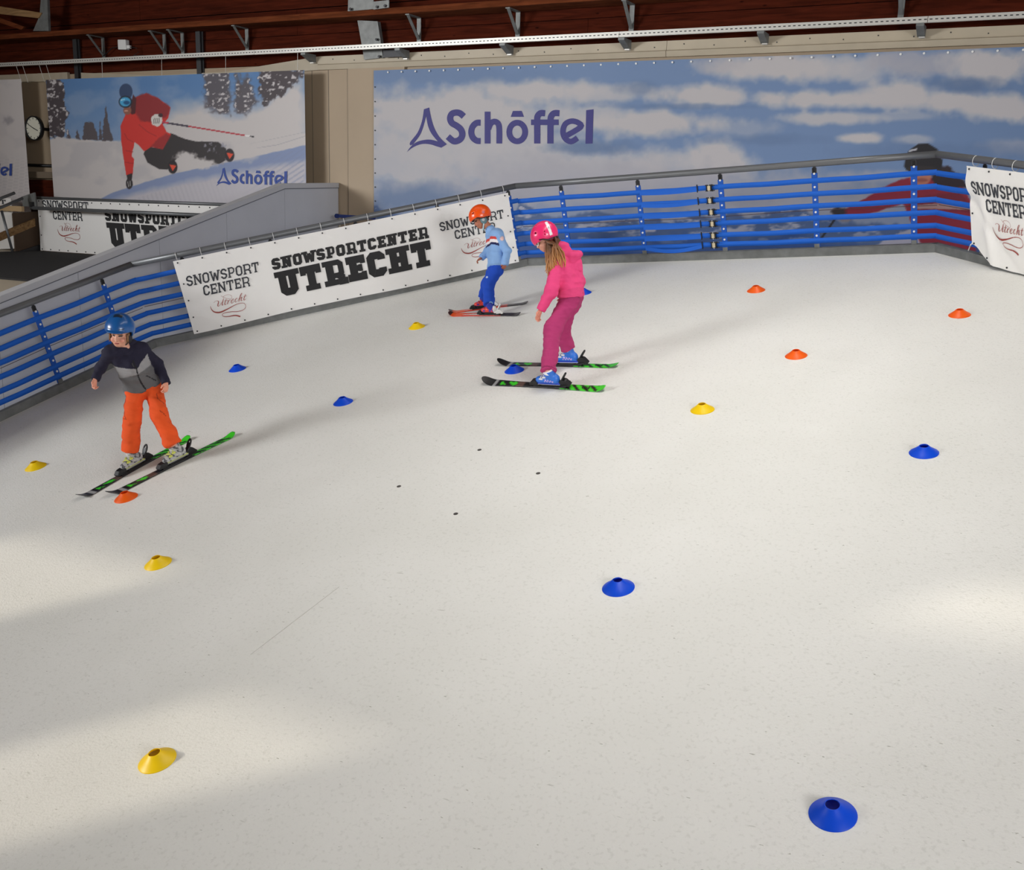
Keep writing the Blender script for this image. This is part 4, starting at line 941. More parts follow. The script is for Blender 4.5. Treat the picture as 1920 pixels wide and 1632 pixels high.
def cap(a, b, ra, rb=None, tag_=0): return Prim('cap', tag_, a=np.asarray(a, float), b=np.asarray(b, float), ra=ra, rb=ra if rb is None else rb)
def ell(c, r, A=I3, tag_=0): return Prim('ell', tag_, c=np.asarray(c, float), r=np.asarray(r, float), A=np.asarray(A, float))
def rbox(c, r, rd, A=I3, tag_=0): return Prim('box', tag_, c=np.asarray(c, float), r=np.asarray(r, float), rd=rd, A=np.asarray(A, float))
def isosurf(prims, h, k=.02, cuts=(), subs=()):
    lo = np.min([p.box()[0] for p in prims], 0)-3*h; hi = np.max([p.box()[1] for p in prims], 0)+3*h
    n = np.ceil((hi-lo)/h).astype(int)+1
    D = np.full(n, 0.2, np.float32); ax = [lo[i]+np.arange(n[i])*h for i in range(3)]
    def sub(p, pad):
        a, b_ = p.box(); i0 = np.maximum(np.floor((a-pad-lo)/h).astype(int), 0); i1 = np.minimum(np.ceil((b_+pad-lo)/h).astype(int)+1, n)
        sl_ = tuple(slice(i0[i], i1[i]) for i in range(3))
        return sl_, np.stack(np.meshgrid(*[ax[i][sl_[i]] for i in range(3)], indexing='ij'), -1)
    for p in prims:
        s, X = sub(p, 2*k+3*h); d = p.d(X); o = D[s]; kk = getattr(p, 'k', k)
        if kk > 0:
            hh = np.clip(.5+.5*(o-d)/kk, 0, 1); D[s] = o*(1-hh)+d*hh-kk*hh*(1-hh)
        else: D[s] = np.minimum(o, d)
    for p in subs:
        s, X = sub(p, 3*h); D[s] = np.maximum(D[s], -p.d(X))
    if cuts:
        X = np.stack(np.meshgrid(*ax, indexing='ij'), -1)
        for c in cuts: D = np.maximum(D, c(X))
    # surface nets
    ins = D < 0
    c8 = [(i, j, l) for i in (0, 1) for j in (0, 1) for l in (0, 1)]
    def cs(a): return tuple(slice(q, n[i]-1+q) for i, q in enumerate(a))
    cnt = sum(ins[cs(a)].astype(np.int8) for a in c8); act = (cnt > 0) & (cnt < 8)
    idx = np.argwhere(act); vid = np.full(act.shape, -1, np.int64); vid[tuple(idx.T)] = np.arange(len(idx))
    acc = np.zeros((len(idx), 3)); num = np.zeros(len(idx))
    for a in c8:
        for axi in range(3):
            if a[axi]: continue
            b_ = list(a); b_[axi] = 1
            da = D[tuple((idx+np.array(a)).T)]; db = D[tuple((idx+np.array(b_)).T)]; m_ = (da < 0) != (db < 0)
            t = np.where(m_, da/(da-db+1e-12), 0); p = np.tile(np.array(a, float), (len(idx), 1)); p[:, axi] += t
            acc += p*m_[:, None]; num += m_
    V = lo+(idx+acc/num[:, None])*h
    quads = []
    for axi in range(3):
        o1, o2 = [(1, 2), (2, 0), (0, 1)][axi]
        a = [slice(None)]*3; b_ = [slice(None)]*3; a[axi] = slice(0, -1); b_[axi] = slice(1, None)
        A_, B_ = ins[tuple(a)], ins[tuple(b_)]
        E_ = np.argwhere(A_ != B_); f_ = A_[tuple(E_.T)]
        ok = (E_[:, o1] > 0) & (E_[:, o2] > 0) & (E_[:, o1] < n[o1]-1) & (E_[:, o2] < n[o2]-1); E_, f_ = E_[ok], f_[ok]
        d1 = np.zeros(3, int); d1[o1] = 1; d2 = np.zeros(3, int); d2[o2] = 1
        q = np.stack([vid[tuple((E_-d1-d2).T)], vid[tuple((E_-d2).T)], vid[tuple(E_.T)], vid[tuple((E_-d1).T)]], 1)
        q[~f_] = q[~f_][:, ::-1]; quads.append(q)
    return V, np.concatenate(quads)
def vnormals(V, Fq):
    e1, e2 = V[Fq[:, 2]]-V[Fq[:, 0]], V[Fq[:, 3]]-V[Fq[:, 1]]; fn = np.cross(e1, e2); nn = np.zeros_like(V)
    for i in range(4): np.add.at(nn, Fq[:, i], fn)
    return nn/(np.linalg.norm(nn, axis=1, keepdims=True)+1e-12)
def relax(V, Fq, it=2):
    for _ in range(it):
        s = np.zeros_like(V); c = np.zeros(len(V))
        for i in range(4):
            a, b_ = Fq[:, i], Fq[:, (i+1) % 4]
            np.add.at(s, a, V[b_]); np.add.at(s, b_, V[a]); np.add.at(c, a, 1); np.add.at(c, b_, 1)
        V = V*.5+.5*s/c[:, None]
    return V
def labels(V, prims): return np.array([p.tag for p in prims])[np.argmin([p.d(V) for p in prims], 0)]
def wrinkle(V, Fq, amp, fr, axis, seed=0):
    nn = vnormals(V, Fq); ax_ = unit(axis); t = V@ax_; side = V-t[:, None]*ax_
    q = fbm(t*fr*1.6+side[:, 0]*fr*.5, side[:, 1]*fr*.7+side[:, 2]*fr*.4+7, 3, seed)-.5
    r = fbm(t*fr*.7+side[:, 1]*fr*1.1+3, side[:, 0]*fr*.9, 2, seed+9)-.5
    return V+nn*(amp*(q*1.3+r))[:, None]
def joined(parts):
    Vs, Fs, Cs, o = [], [], [], 0
    for V, Fq, C in parts: Vs.append(V); Fs.append(Fq+o); Cs.append(C); o += len(V)
    return np.concatenate(Vs), np.concatenate(Fs), np.concatenate(Cs)
def frame(f, u):
    f = unit(f); l = unit(np.cross(u, f)); return np.array([f, l, np.cross(f, l)])      # rows forward, left, up
CR, CU, CB = RC[0], RC[1], RC[2]

# ---------------------------------------------------------------- skis
def make_ski(p_front, p_back, lab, scheme, roll=0.0, tip=.13, tail=.05, wt=.106, ww=.068, rise=.03):
    """p_front / p_back: where the running base meets the mat"""
    x_ = unit(p_front-p_back); L_ = np.linalg.norm(p_front-p_back); y_ = np.cross(N, x_); A = np.array([x_, y_, N])
    if roll:
        c, s = math.cos(roll), math.sin(roll); A = np.array([x_, c*y_+s*N, -s*y_+c*N])
    org = (p_front+p_back)/2 + N*(abs(math.sin(roll))*ww*.5+.001)
    h = L_/2; xs_ = np.concatenate([np.linspace(-h-tail, h, 90), np.linspace(h, h+tip, 28)[1:]]); ny = 11
    prof_ = ww+(wt-ww)*np.clip(np.abs(xs_)/h, 0, 1)**2*np.where(xs_ > 0, 1, .75)
    e1 = np.clip((xs_-h)/tip, 0, 1); e0 = np.clip((-h-xs_)/tail, 0, 1)
    wd = prof_*np.sqrt(np.clip(1-e1**4.0, .02, 1))*np.sqrt(np.clip(1-.8*e0**4, .01, 1))
    zz = .055*(tip/.13)*e1**1.8+rise*e0**1.8
    th = .013-.006*np.clip(np.abs(xs_)/h, 0, 1.1)**2
    V, C = [], []
    yy = np.linspace(-.5, .5, ny)
    for top_ in (1, 0):
        for i in range(len(xs_)):
            for k in range(ny): V.append((xs_[i], yy[k]*wd[i], zz[i]+(th[i] if top_ else 0)))
    V = np.array(V); n = len(xs_); q = []
    for i in range(n-1):
        for k in range(ny-1):
            a = i*ny+k; q += [(a, a+ny, a+ny+1, a+1)]; a += n*ny; q += [(a, a+1, a+ny+1, a+ny)]
        for k in (0, ny-1):
            a = i*ny+k; b_ = a+n*ny; q.append((a, b_, b_+ny, a+ny) if k == 0 else (a, a+ny, b_+ny, b_))
    for i in (0, n-1):
        for k in range(ny-1): a = i*ny+k; b_ = a+n*ny; q.append((a, a+1, b_+1, b_) if i == 0 else (a, b_, b_+1, a+1))
    s = (V[:, 0]+h+tail)/(2*h+tip+tail); yv_ = V[:, 1]/(ww*.5); istop = np.arange(len(V)) < n*ny
    C = np.ones((len(V), 3))*np.array((24, 23, 26.))
    if scheme == 'green':
        G, K = np.array((62, 200, 40.)), np.array((24, 23, 26.))
        d = s*34+yv_*.9
        C[(s < .30)] = G
        m_ = (s > .06) & (s < .30) & (np.sin(d*2.6) > .15); C[m_] = K
        m_ = (s > .30) & (s < .37) & (np.sin(d*2.2) > .3); C[m_] = G
        m_ = (s > .70) & (s < .845) & (np.sin(d*1.55+.6) > -.25) & (np.abs(yv_) < 1.0-.5*np.sin(s*90)**2); C[m_] = G
        m_ = (s > .65) & (s < .705); C[m_] = (92, 70, 62)
        m_ = (s > .875) & (s < .905); C[m_] = (150, 150, 150)
        side_ = ~istop; C[side_] = (22, 22, 24); C[side_ & (s < .30)] = (44, 150, 30)
    else:
        C[:] = (206, 60, 34); C[(s > .80)] = (222, 84, 34); C[s > .955] = (60, 34, 34); C[s < .26] = (40, 36, 38); C[(s < .34) & (s > .26) & (yv_ > 0)] = (120, 36, 32)
        m_ = (s > .40) & (s < .84) & (np.abs(yv_-.15) < .52-.5*np.clip((s-.6)/.24, 0, 1)); C[m_ & istop] = (222, 214, 206)
        C[~istop & (s > .26)] = (196, 44, 30)
    T_ = lambda P_: org+np.asarray(P_, float)@A
    sk_ = thing('ski', lab, 'ski', org, 'children\'s skis on the mat')
    build('ski_body', (T_(V), np.array(q)), M_SKIP, sk_, col=lin(C))
    if scheme == 'green':      # lettering on the tail
        gl = []
        for ch, pts_ in (('e', [(.1, .36), (.62, .36), (.6, .6), (.35, .7), (.12, .55), (.1, .2), (.35, .02), (.62, .1)]), ('l', [(.95, 1.0), (.95, 0)]), ('a', [(1.75, .7), (1.75, 0), (1.75, .3), (1.5, .02), (1.28, .3), (1.45, .66), (1.75, .5)]), ('n', [(2.1, 0), (2.1, .7), (2.1, .5), (2.38, .68), (2.55, .5), (2.55, 0)])):
            gl += stroke(pts_, .2)
        k_ = .030
        fz = lambda z: T_(np.stack([-h+.03+z[:, 0]*k_, (.4-z[:, 1])*-.05, np.full(len(z), .012)], 1))
        build('printed_word', quads_to_mesh(gl, fz, 1), mat('ski_ink', (16, 16, 18), rough=.5), sk_)
    return sk_, T_, A, org
def bindings(sk_, T_, A, xb, bl, pale=False, g=1.0):
    """xb boot centre along the ski, bl boot sole length"""
    mk = M_BLACK; z0 = .012; T0 = T_
    T_ = lambda P_: T0(np.array([(p[0], p[1]*g, z0+(p[2]-z0)*g) for p in P_]))
    bx_ = lambda c, hf: MB().box(T_(np.array([c]))[0], A, hf)
    build('base_plate', bx_((xb, 0, z0+.007), (bl*.62, .030, .008)), mk, sk_, auto=.003)
    build('base_track', bx_((xb-bl*.02, 0, z0+.018), (bl*.30, .022, .006)), M_DARKST, sk_, auto=.003)
    def prism(pts_, w_, m_, nm, par): 
        P_ = [(x, -w_, z) for x, z in pts_]; b_ = MB().prism(T_(np.array(P_)), A[1]*2*w_*g); return build(nm, b_, m_, par, auto=.005)
    xt = xb+bl*.5; xh = xb-bl*.5
    tp = prism([(xt-.035*g, z0+.012), (xt+.065*g, z0+.008), (xt+.072*g, z0+.026), (xt+.045*g, z0+.052), (xt+.005*g, z0+.062), (xt-.012*g, z0+.05)], .030, mk, 'toe_piece', sk_)
    for s_ in (-1, 1): build('toe_wing', MB().bar(T_(np.array([(xt+.03*g, s_*.022, z0+.045)]))[0], T_(np.array([(xt-.025*g, s_*.036, z0+.042)]))[0], .022, .012, N), mk, tp)
    hp = prism([(xh+.02*g, z0+.01), (xh-.085*g, z0+.01), (xh-.10*g, z0+.03), (xh-.06*g, z0+.075), (xh-.02*g, z0+.088), (xh+.008*g, z0+.06), (xh+.01*g, z0+.04)], .026, mk if not pale else M_WHITE, 'heel_piece', sk_)
    a, b_ = T_(np.array([(xh-.02*g, 0, z0+.075), (xh-.075*g, 0, z0+.150)]))
    u_ = unit(b_-a); ring = [a+u_*(.045+.045*math.cos(t))+A[1]*.022*math.sin(t) for t in np.linspace(0, 2*math.pi, 17)]
    build('lever', MB().tube(ring, .008, 8, cap=False), mk if not pale else M_WHITE, hp, smooth=True)
    build('lever_plate', MB().bar(a, a+u_*.06, .034, .010, A[1]), mk, hp)
    for s_ in (-1, 1): build('brake_arm', MB().tube(T_(np.array([(xh+.06*g, s_*.034, z0+.01), (xh+.0*g, s_*.045, z0+.018), (xh-.07*g, s_*.047, z0+.03)])), .005, 6), mk, sk_)
    return z0+.026*g
# ---------------------------------------------------------------- boots
def make_boot(par, T_, A, xb, zs, s, paint, buckle_m, lean=.10, strap=None):
    """built in the ski frame; returns the cuff top"""
    P_ = [rbox((0, 0, .012), (.148, .036, .012), .006, tag_=1), cap((-.085, 0, .055), (.075, 0, .046), .048, .040, 2), ell((.100, 0, .045), (.046, .041, .034), tag_=2), ell((-.09, 0, .06), (.05, .044, .055), tag_=2),
          cap((-.055, 0, .085), (-.055+lean*.9, 0, .225), .052, .058, 3), cap((.0, 0, .10), (-.06+lean*1.0, 0, .215), .034, .044, 4)]
    cu_n = unit((lean*.9, 0, .14)); ct = np.array((-.055+lean*.5, 0, .168))
    V, Fq = isosurf(P_, .0055, .014, cuts=[lambda X: (X-ct)@cu_n])
    V = relax(V, Fq, 1); lb_ = labels(V, P_); C = paint(V, lb_)
    V = V*s; Vw = T_(V+np.array((xb, 0, zs)))
    bo = build('ski_boot', (Vw, Fq), M_BOOT, par, smooth=True, col=lin(C))
    q = lambda p: T_(np.array([np.asarray(p)*s+np.array((xb, 0, zs))]))[0]
    for x, z, w_ in ((.055, .088, .038), (.012, .112, .042)):
        build('buckle', MB().bar(q((x, -.036, z)), q((x+.006, .036, z+.004)), .012, .010, N).box(q((x+.006, -w_*.9, z-.016)), A, (.02*s, .006, .008)).box(q((x+.006, w_*.9, z-.016)), A, (.02*s, .006, .008)), buckle_m, bo, auto=.002)
    return q(ct), (q(ct)-q((-.055, 0, .085)))
# ---------------------------------------------------------------- hands / head
def hand_prims(w_, d, pn, ts, s=1.0, curl=.5):
    """w_ wrist, d pointing along the hand, pn out of the palm side, ts towards the thumb"""
    d, ts = unit(d), unit(ts-unit(d)*(unit(d)@ts)); pn = unit(np.cross(d, ts)) * (1 if np.cross(d, ts)@pn > 0 else -1)
    A = np.array([d, ts, pn]); P_ = [ell(w_+d*.040*s, np.array((.046, .034, .016))*s, A, 1), cap(w_-d*.05*s, w_+d*.02*s, .024*s, .023*s, 1)]
    for i, (off, l) in enumerate(((.027, .058), (.009, .066), (-.009, .060), (-.026, .046))):
        b_ = w_+d*(.076-.004*abs(i-1))*s+ts*off*s; c = curl*(1+.10*i); l *= s
        d1 = unit(d*math.cos(c*.6)+pn*math.sin(c*.6)+ts*off*2.5); d2 = unit(d*math.cos(c*1.5)+pn*math.sin(c*1.5)+ts*off*1.5); d3 = unit(d*math.cos(c*2.3)+pn*math.sin(c*2.3))
        k1 = b_+d1*l*.45; k2 = k1+d2*l*.33; k3 = k2+d3*l*.24
        for a, e_, r0_, r1_ in ((b_-d*.02*s, k1, .0085, .0078), (k1, k2, .0078, .0070), (k2, k3, .0070, .0062)):
            p = cap(a, e_, r0_*s, r1_*s, 2); p.k = .004; P_.append(p)
    t0 = w_+d*.018*s+ts*.022*s; t1_ = t0+unit(d*.72+ts*.62+pn*.25)*.036*s; t2_ = t1_+unit(d*.9+ts*.18+pn*.45)*.030*s
    for a, e_, r0_, r1_ in ((t0, t1_, .013, .0095), (t1_, t2_, .0092, .0075)):
        p = cap(a, e_, r0_*s, r1_*s, 2); p.k = .006; P_.append(p)
    return P_
SKIN0 = np.array((214, 158, 132.))
def skin_col(V, tone): 
    nzv = fbm(V[:, 0]*60, V[:, 1]*60+V[:, 2]*60, 2, 4); return tone[None]*(1+(nzv[:, None]-.5)*.10)
def make_head(c, A, s, tone, neck_to, paint_face=True, hair=(96, 66, 44)):
    q = lambda *p: c+(np.array(p)*s)@A
    P_ = [ell(q(-.010, 0, .030), np.array((.098, .078, .098))*s, A), ell(q(.028, 0, -.045), np.array((.066, .060, .072))*s, A), ell(q(.048, 0, -.082), np.array((.036, .034, .030))*s, A),
          cap(q(.088, 0, -.002), q(.103, 0, -.034), .008*s, .0125*s), ell(q(.070, .034, -.040), np.array((.026, .026, .026))*s, A), ell(q(.070, -.034, -.040), np.array((.026, .026, .026))*s, A),
          ell(q(.084, 0, -.066), np.array((.012, .023, .011))*s, A), ell(q(.078, 0, .022), np.array((.018, .056, .012))*s, A)]
    for s_ in (-1, 1): P_.append(ell(q(-.008, s_*.079, -.022), np.array((.018, .009, .028))*s, A))
    P_.append(cap(q(-.020, 0, -.06), neck_to, .046*s, .050*s))
    subs = [ell(q(.097, s_*.030, .002), np.array((.011, .016, .009))*s, A) for s_ in (-1, 1)]
    V, Fq = isosurf(P_, .0038, .012, subs=subs); V = relax(V, Fq, 1)
    L_ = ((V-c)@A.T)/s; C = skin_col(V, tone); fr_ = L_[:, 0] > .03
    def mixc(m_, col): 
        m_ = np.clip(m_, 0, 1)[:, None]; return C*(1-m_)+np.array(col, float)*m_
    if paint_face:
        for s_ in (-1, 1):
            C = mixc(fr_*np.exp(-((L_[:, 1]-s_*.042)/.016)**2-((L_[:, 2]+.040)/.016)**2)*.55, (216, 120, 104))
            C = mixc(fr_*(np.hypot((L_[:, 1]-s_*.030)/.0175, (L_[:, 2]-.001)/.0095) < 1), (46, 32, 30))
            C = mixc(fr_*(np.abs(L_[:, 2]-.020-.1*(s_*L_[:, 1]-.03)) < .0042)*(np.abs(L_[:, 1]-s_*.031) < .021)*.9, (104, 68, 48))
        C = mixc(fr_*(np.hypot(L_[:, 1]/.022, (L_[:, 2]+.066)/.0085) < 1)*.85, (186, 92, 88)); C = mixc(fr_*(np.abs(L_[:, 2]+.066) < .0018)*(np.abs(L_[:, 1]) < .020), (110, 50, 50))
        for s_ in (-1, 1): C = mixc((L_[:, 0] > .09)*(np.hypot((L_[:, 1]-s_*.006)/.004, (L_[:, 2]+.044)/.003) < 1), (120, 66, 58))
    C = mixc(((L_[:, 2] > .034) | ((L_[:, 0] < .005) & (L_[:, 2] > -.05) & (np.abs(L_[:, 1]) > .0)))*.95, hair)
    return V, Fq, C
def make_helmet(par, c, A, r, paint, vents=(), rim=-.012, dip=.055, m_=None, brim=0.0):
    r = np.asarray(r, float); P_ = [ell((0, 0, 0), r), ell((-.012, 0, .012), r*np.array((.97, .96, 1.0)))]
    if brim: P_.append(ell((r[0]*.80, 0, rim+.010), (.055, .085, .012)))
    def low(X):      # rim: high over the face, lower over ears and nape
        f_ = np.clip((X[..., 0]-(-.02))/(.075), 0, 1); f_ = f_*f_*(3-2*f_); return (rim*f_+(rim-dip)*(1-f_))-X[..., 2]
    subs = [ell((-.004, 0, -.012), r-.020)] + [ell(v, w_) for v, w_ in vents]
    V, Fq = isosurf(P_, .0042, .012, cuts=[low], subs=subs); V = relax(V, Fq, 1)
    C = paint(V, np.linalg.norm(V/r, axis=1) < .93)
    o = build('helmet', (c+V@A, Fq), m_ or M_SHELL, par, smooth=True, col=lin(C)); return o
def garment(name, par, prims, h, k, cuts, colf, wr=(.006, 14, (0, 0, 1)), subs=(), seed=0, m_=None):
    V, Fq = isosurf(prims, h, k, cuts=cuts, subs=subs); V = relax(V, Fq, 1); lb_ = labels(V, prims)
    C = colf(V, lb_)
    V = wrinkle(V, Fq, wr[0], wr[1], wr[2], seed); V = relax(V, Fq, 1)
    return build(name, (V, Fq), m_ or M_CLOTH, par, smooth=True, col=lin(C))
def plane(p, n_): n_ = unit(n_); return lambda X: (X-p)@n_
def below(p, n_, box_c, rad):      # cut only near a limb end
    n_ = unit(n_)
    return lambda X: np.where(np.linalg.norm(X-box_c, axis=-1) < rad, (X-p)@n_, -1.0)
def person(lab, J, H, spec):
    """J joints (world), H head frame rows, spec sizes and paint"""
    base = (J['soleL']+J['soleR'])/2
    o = thing('person', lab, 'person', base, 'children skiing on the mat')
    r = spec['r']; up = unit(J['neck']-J['pelvis'])
    sa = unit(J['shL']-J['shR'])
    # torso pieces shared by body and jacket
    def torso(g):
        ps = [cap(J['shL'], J['shR'], r['sh']+g, None, 1), cap(J['shL']*.8+J['shR']*.2, J['hipL']+(J['pelvis']-J['hipL'])*.1, r['chest']+g, r['waist']+g, 1), cap(J['shR']*.8+J['shL']*.2, J['hipR']+(J['pelvis']-J['hipR'])*.1, r['chest']+g, r['waist']+g, 1), cap(J['chest'], J['pelvis'], r['chest']+g+.01, r['waist']+g+.01, 1)]
        return ps
    def arm(sd, g): return [cap(J['sh'+sd], J['el'+sd], r['ua']+g, r['el']+g, 2), cap(J['el'+sd], J['wr'+sd]+(unit(J['wr'+sd]-J['el'+sd])*(spec.get('cuff'+sd, 0)) if g > 0 else 0), r['el']+g, r['wr']+g, 2)]
    def leg(sd, g): return [cap(J['hip'+sd], J['kn'+sd], r['th']+g, r['kn']+g, 3 if sd == 'L' else 4), cap(J['kn'+sd], J['an'+sd], r['kn']+g, r['an']+g, 3 if sd == 'L' else 4)]
    # body: one mesh, head and hands fine, the rest inside the clothes
    g = -.022
    P_ = torso(g)+arm('L', g*.9)+arm('R', g*.9)+leg('L', g*1.4)+leg('R', g*1.4)+[cap(J['neck'], J['chest'], .045, .06, 1)]
    V, Fq = isosurf(P_, .012, .03); parts_ = [(V, Fq, skin_col(V, spec['tone']))]
    parts_.append(make_head(J['head'], H, spec['hs'], spec['tone'], J['neck'], spec.get('face', True), spec['hair']))
    for sd in 'LR':
        if sd not in spec['hands']: continue
        d_, pn_, ts_, cu_ = spec['hands'][sd]
        hp_ = hand_prims(J['wr'+sd], d_, pn_, ts_, spec['hsz'], cu_); V, Fq = isosurf(hp_, .0024, .008); V = relax(V, Fq, 1)
        C = skin_col(V, spec['tone']*np.array((1, .93, .92))); parts_.append((V, Fq, C))
    V, Fq, C = joined(parts_); build('body', (V, Fq), M_SKIN, o, smooth=True, col=lin(C))
    # trousers
    cuts_ = [plane(J['pelvis']+up*.06, up)]
    for sd in 'LR': 
        dn = unit(J['an'+sd]-J['kn'+sd]); cuts_.append(below(J['an'+sd]+dn*.01, dn, J['an'+sd], .16))
    garment('trousers', o, leg('L', .006)+leg('R', .006)+[cap(J['hipL'], J['hipR'], r['hip'], None, 5), cap(J['pelvis']+up*.06, J['pelvis'], r['waist']*.8, r['hip']*.95, 5)], .0075, .035, cuts_, spec['trouser'], (spec.get('wr', .020), 15, up), seed=spec['seed'])
    # jacket / sweater
    hem = J['pelvis']+spec['hem_off']; hn = spec.get('hem_n', -up)
    cuts_ = [lambda X, hem=hem, hn=hn: np.where(np.linalg.norm(X-hem, axis=-1) < spec.get('hem_r', .26), (X-hem)@unit(hn), -1.0)] if not spec.get('hem_free') else [plane(hem, hn)]
    for sd in 'LR':
        dn = unit(J['wr'+sd]-J['el'+sd]); cuts_.append(below(J['wr'+sd]+dn*spec.get('cuff'+sd, .004), dn, J['wr'+sd], .09))
    JP = torso(.004)+arm('L', .004)+arm('R', .004)+[cap(J['chest'], J['neck'], r['chest']*.8, .058, 1), cap(J['hipL'], J['hipR'], r['hem'], None, 1)]+spec.get('jextra', [])
    garment(spec['jname'], o, JP, .0068, .03, cuts_, spec['jacket'], (.017, 15, up), seed=spec['seed']+5)
    return o
# ================================================================ THE THREE SKIERS
def line_pt(pf, pb, p): e_ = pf-pb; return pb+e_*((p-pb)@e_/(e_@e_))
def flat(c): return lambda V, lb_: np.ones((len(V), 3))*np.array(c, float)
def inpx(V, x, y, r_, dmax): 
    q = pj(V); return (np.hypot(q[:, 0]-x, q[:, 1]-y) < r_) & (depth(V) < dmax)
def pxline(V, pts_, w_, dmax):
    q_ = pj(V); m_ = np.zeros(len(V), bool)
    for a, b_ in zip(pts_[:-1], pts_[1:]):
        a, b_ = np.array(a, float), np.array(b_, float); e_ = b_-a; t = np.clip(((q_-a)@e_)/(e_@e_), 0, 1); m_ |= np.linalg.norm(q_-a-t[:, None]*e_, axis=1) < w_
    return m_ & (depth(V) < dmax)
def rig(front, back, bootpx, label, scheme, roll, bl, s_boot, **k):
    pf, pb = mat_at(*front), mat_at(*back); sk_, T_, A, org = make_ski(pf, pb, label, scheme, roll, **k)
    xb = (line_pt(pf, pb, mat_at(*bootpx))-(pf+pb)/2)@A[0]
    zs = bindings(sk_, T_, A, xb, bl, scheme == 'red', bl/.26)
    return dict(T=T_, A=A, xb=xb, zs=zs, sole=T_(np.array([(xb, 0, zs)]))[0], s=s_boot)

# ---------- boy in orange trousers
SB = .86
bR = rig((170, 926), (341, 831), (248, 880), 'black and green ski under the right boot of the boy in orange trousers', 'green', 0, .296*SB, SB, tip=.13, tail=.10)
bL = rig((227, 921), (424, 824), (326, 868), 'black and green ski under the left boot of the boy in orange trousers', 'green', 0, .296*SB, SB, tip=.13, tail=.10)
Zc = (depth(bR['sole'])+depth(bL['sole']))/2
def jt(x, y, dz): return at(x, y, Zc+dz)
J = dict(pelvis=jt(270, 724, .02), hipR=jt(255, 731, -.02), hipL=jt(286, 725, .04), knR=jt(249, 786, -.11), knL=jt(299, 778, -.08),
         chest=jt(247, 682, -.15), neck=jt(235, 656, -.21), head=jt(225, 625, -.27),
         shR=jt(206, 661, -.24), elR=jt(189, 690, -.20), wrR=jt(178.5, 712, -.26), shL=jt(268, 655, -.10), elL=jt(297, 686, -.02), wrL=jt(311.5, 719, -.10),
         soleR=bR['sole'], soleL=bL['sole'])
def boot_grey(V, lb_):
    C = np.ones((len(V), 3))*np.array((176, 176, 174.)); nz_ = fbm(V[:, 0]*38, V[:, 1]*38+V[:, 2]*52, 3, 2)
    C[(nz_ > .60) & (lb_ != 1)] = (84, 84, 88); C[(nz_ < .33)] = (206, 206, 204)
    C[lb_ == 1] = (150, 150, 146); C[(V[:, 2] > .016) & (V[:, 2] < .026)] = (196, 206, 74); C[(lb_ == 4) & (V[:, 2] > .17)] = (40, 40, 44); C[V[:, 2] > .205] = (30, 30, 34)
    return C
vB = unit(CAM-J['head']); vR = unit(np.cross(CU, vB)); vU = np.cross(vB, vR)
H = frame(vB*.88-vR*.30-vU*.30, vU+vR*.06)
NV, LG, DG = np.array((27, 24, 46.)), np.array((150, 149, 150.)), np.array((98, 97, 98.))
tU = unit(J['neck']-J['pelvis']); tS = unit(J['shL']-J['shR']); tS = unit(tS-tU*(tS@tU)); tF = np.cross(tS, tU); hT = np.linalg.norm(J['neck']-J['pelvis'])
if tF@CB < 0: tF = -tF
def jacket_boy(V, lb_):
    q = V-J['pelvis']; t = q@tU/hT; l = q@tS; f_ = q@tF-np.interp(t, [0, 1], [0, 0]); C = np.ones((len(V), 3))*DG
    C[t > .46] = LG; yoke = t > .60+1.0*np.abs(l-.01); C[yoke | (t > .83)] = NV; C[(lb_ == 2)] = NV
    C[(np.abs(l+.012*np.sin(t*6)) < .0065) & (f_ > .02) & (t < .80) & (lb_ != 2)] = (26, 26, 30)
    C[(t > .455) & (t < .47) & (lb_ != 2) & ~yoke] = (120, 119, 120)
    m_ = (np.abs((l-.075)-(.25-t)*.25) < .005) & (t > .10) & (t < .32) & (f_ > 0) & (lb_ != 2); C[m_] = (24, 24, 28)
    C[(t < .035) & (lb_ != 2)] = (84, 83, 86)
    return C
def tr_boy(V, lb_):
    C = np.ones((len(V), 3))*np.array((232, 84, 26.)); nz_ = fbm(V[:, 0]*9, V[:, 2]*9+V[:, 1]*5, 3, 6); C = C*(.95+.1*nz_[:, None])
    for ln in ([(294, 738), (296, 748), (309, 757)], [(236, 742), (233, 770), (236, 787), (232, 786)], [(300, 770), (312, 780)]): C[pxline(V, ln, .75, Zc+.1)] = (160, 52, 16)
    return C
spec = dict(r=dict(sh=.052, chest=.082, waist=.080, ua=.048, el=.044, wr=.036, th=.076, kn=.070, an=.074, hip=.090, hem=.102), tone=np.array((222, 164, 138.)), hs=1.0, hair=(120, 88, 60), hsz=.80,
            hands=dict(R=(jt(175.5, 727, -.27)-J['wrR'], CR*.7-CB*.2, CB*.8-CR*.3, .85), L=(jt(311, 733, -.13)-J['wrL'], -CR*.8, CB*.8-CR*.4, .80)),
            trouser=tr_boy, jacket=jacket_boy, jname='hooded_jacket', hem_off=tU*-.005, hem_n=-tU, hem_r=.24, seed=3, jextra=[])
def build_person(lab, J, H, spec, rigs, paint, bm_, lean):
    # ankles follow from the boots: cuff top in the ski frame
    for sd, rg in rigs.items():
        ct = np.array((-.055+lean*.9, 0, .225))*rg['s']+np.array((rg['xb'], 0, rg['zs'])); lo_ = np.array((-.055, 0, .085))*rg['s']+np.array((rg['xb'], 0, rg['zs']))
        w1, w0 = rg['T'](np.array([ct, lo_])); J['an'+sd] = w1-(w1-w0)*spec.get('an_drop', .35)
    o = person(lab, J, H, spec)
    for sd, rg in rigs.items(): make_boot(o, rg['T'], rg['A'], rg['xb'], rg['zs'], rg['s'], paint, bm_, lean)
    return o
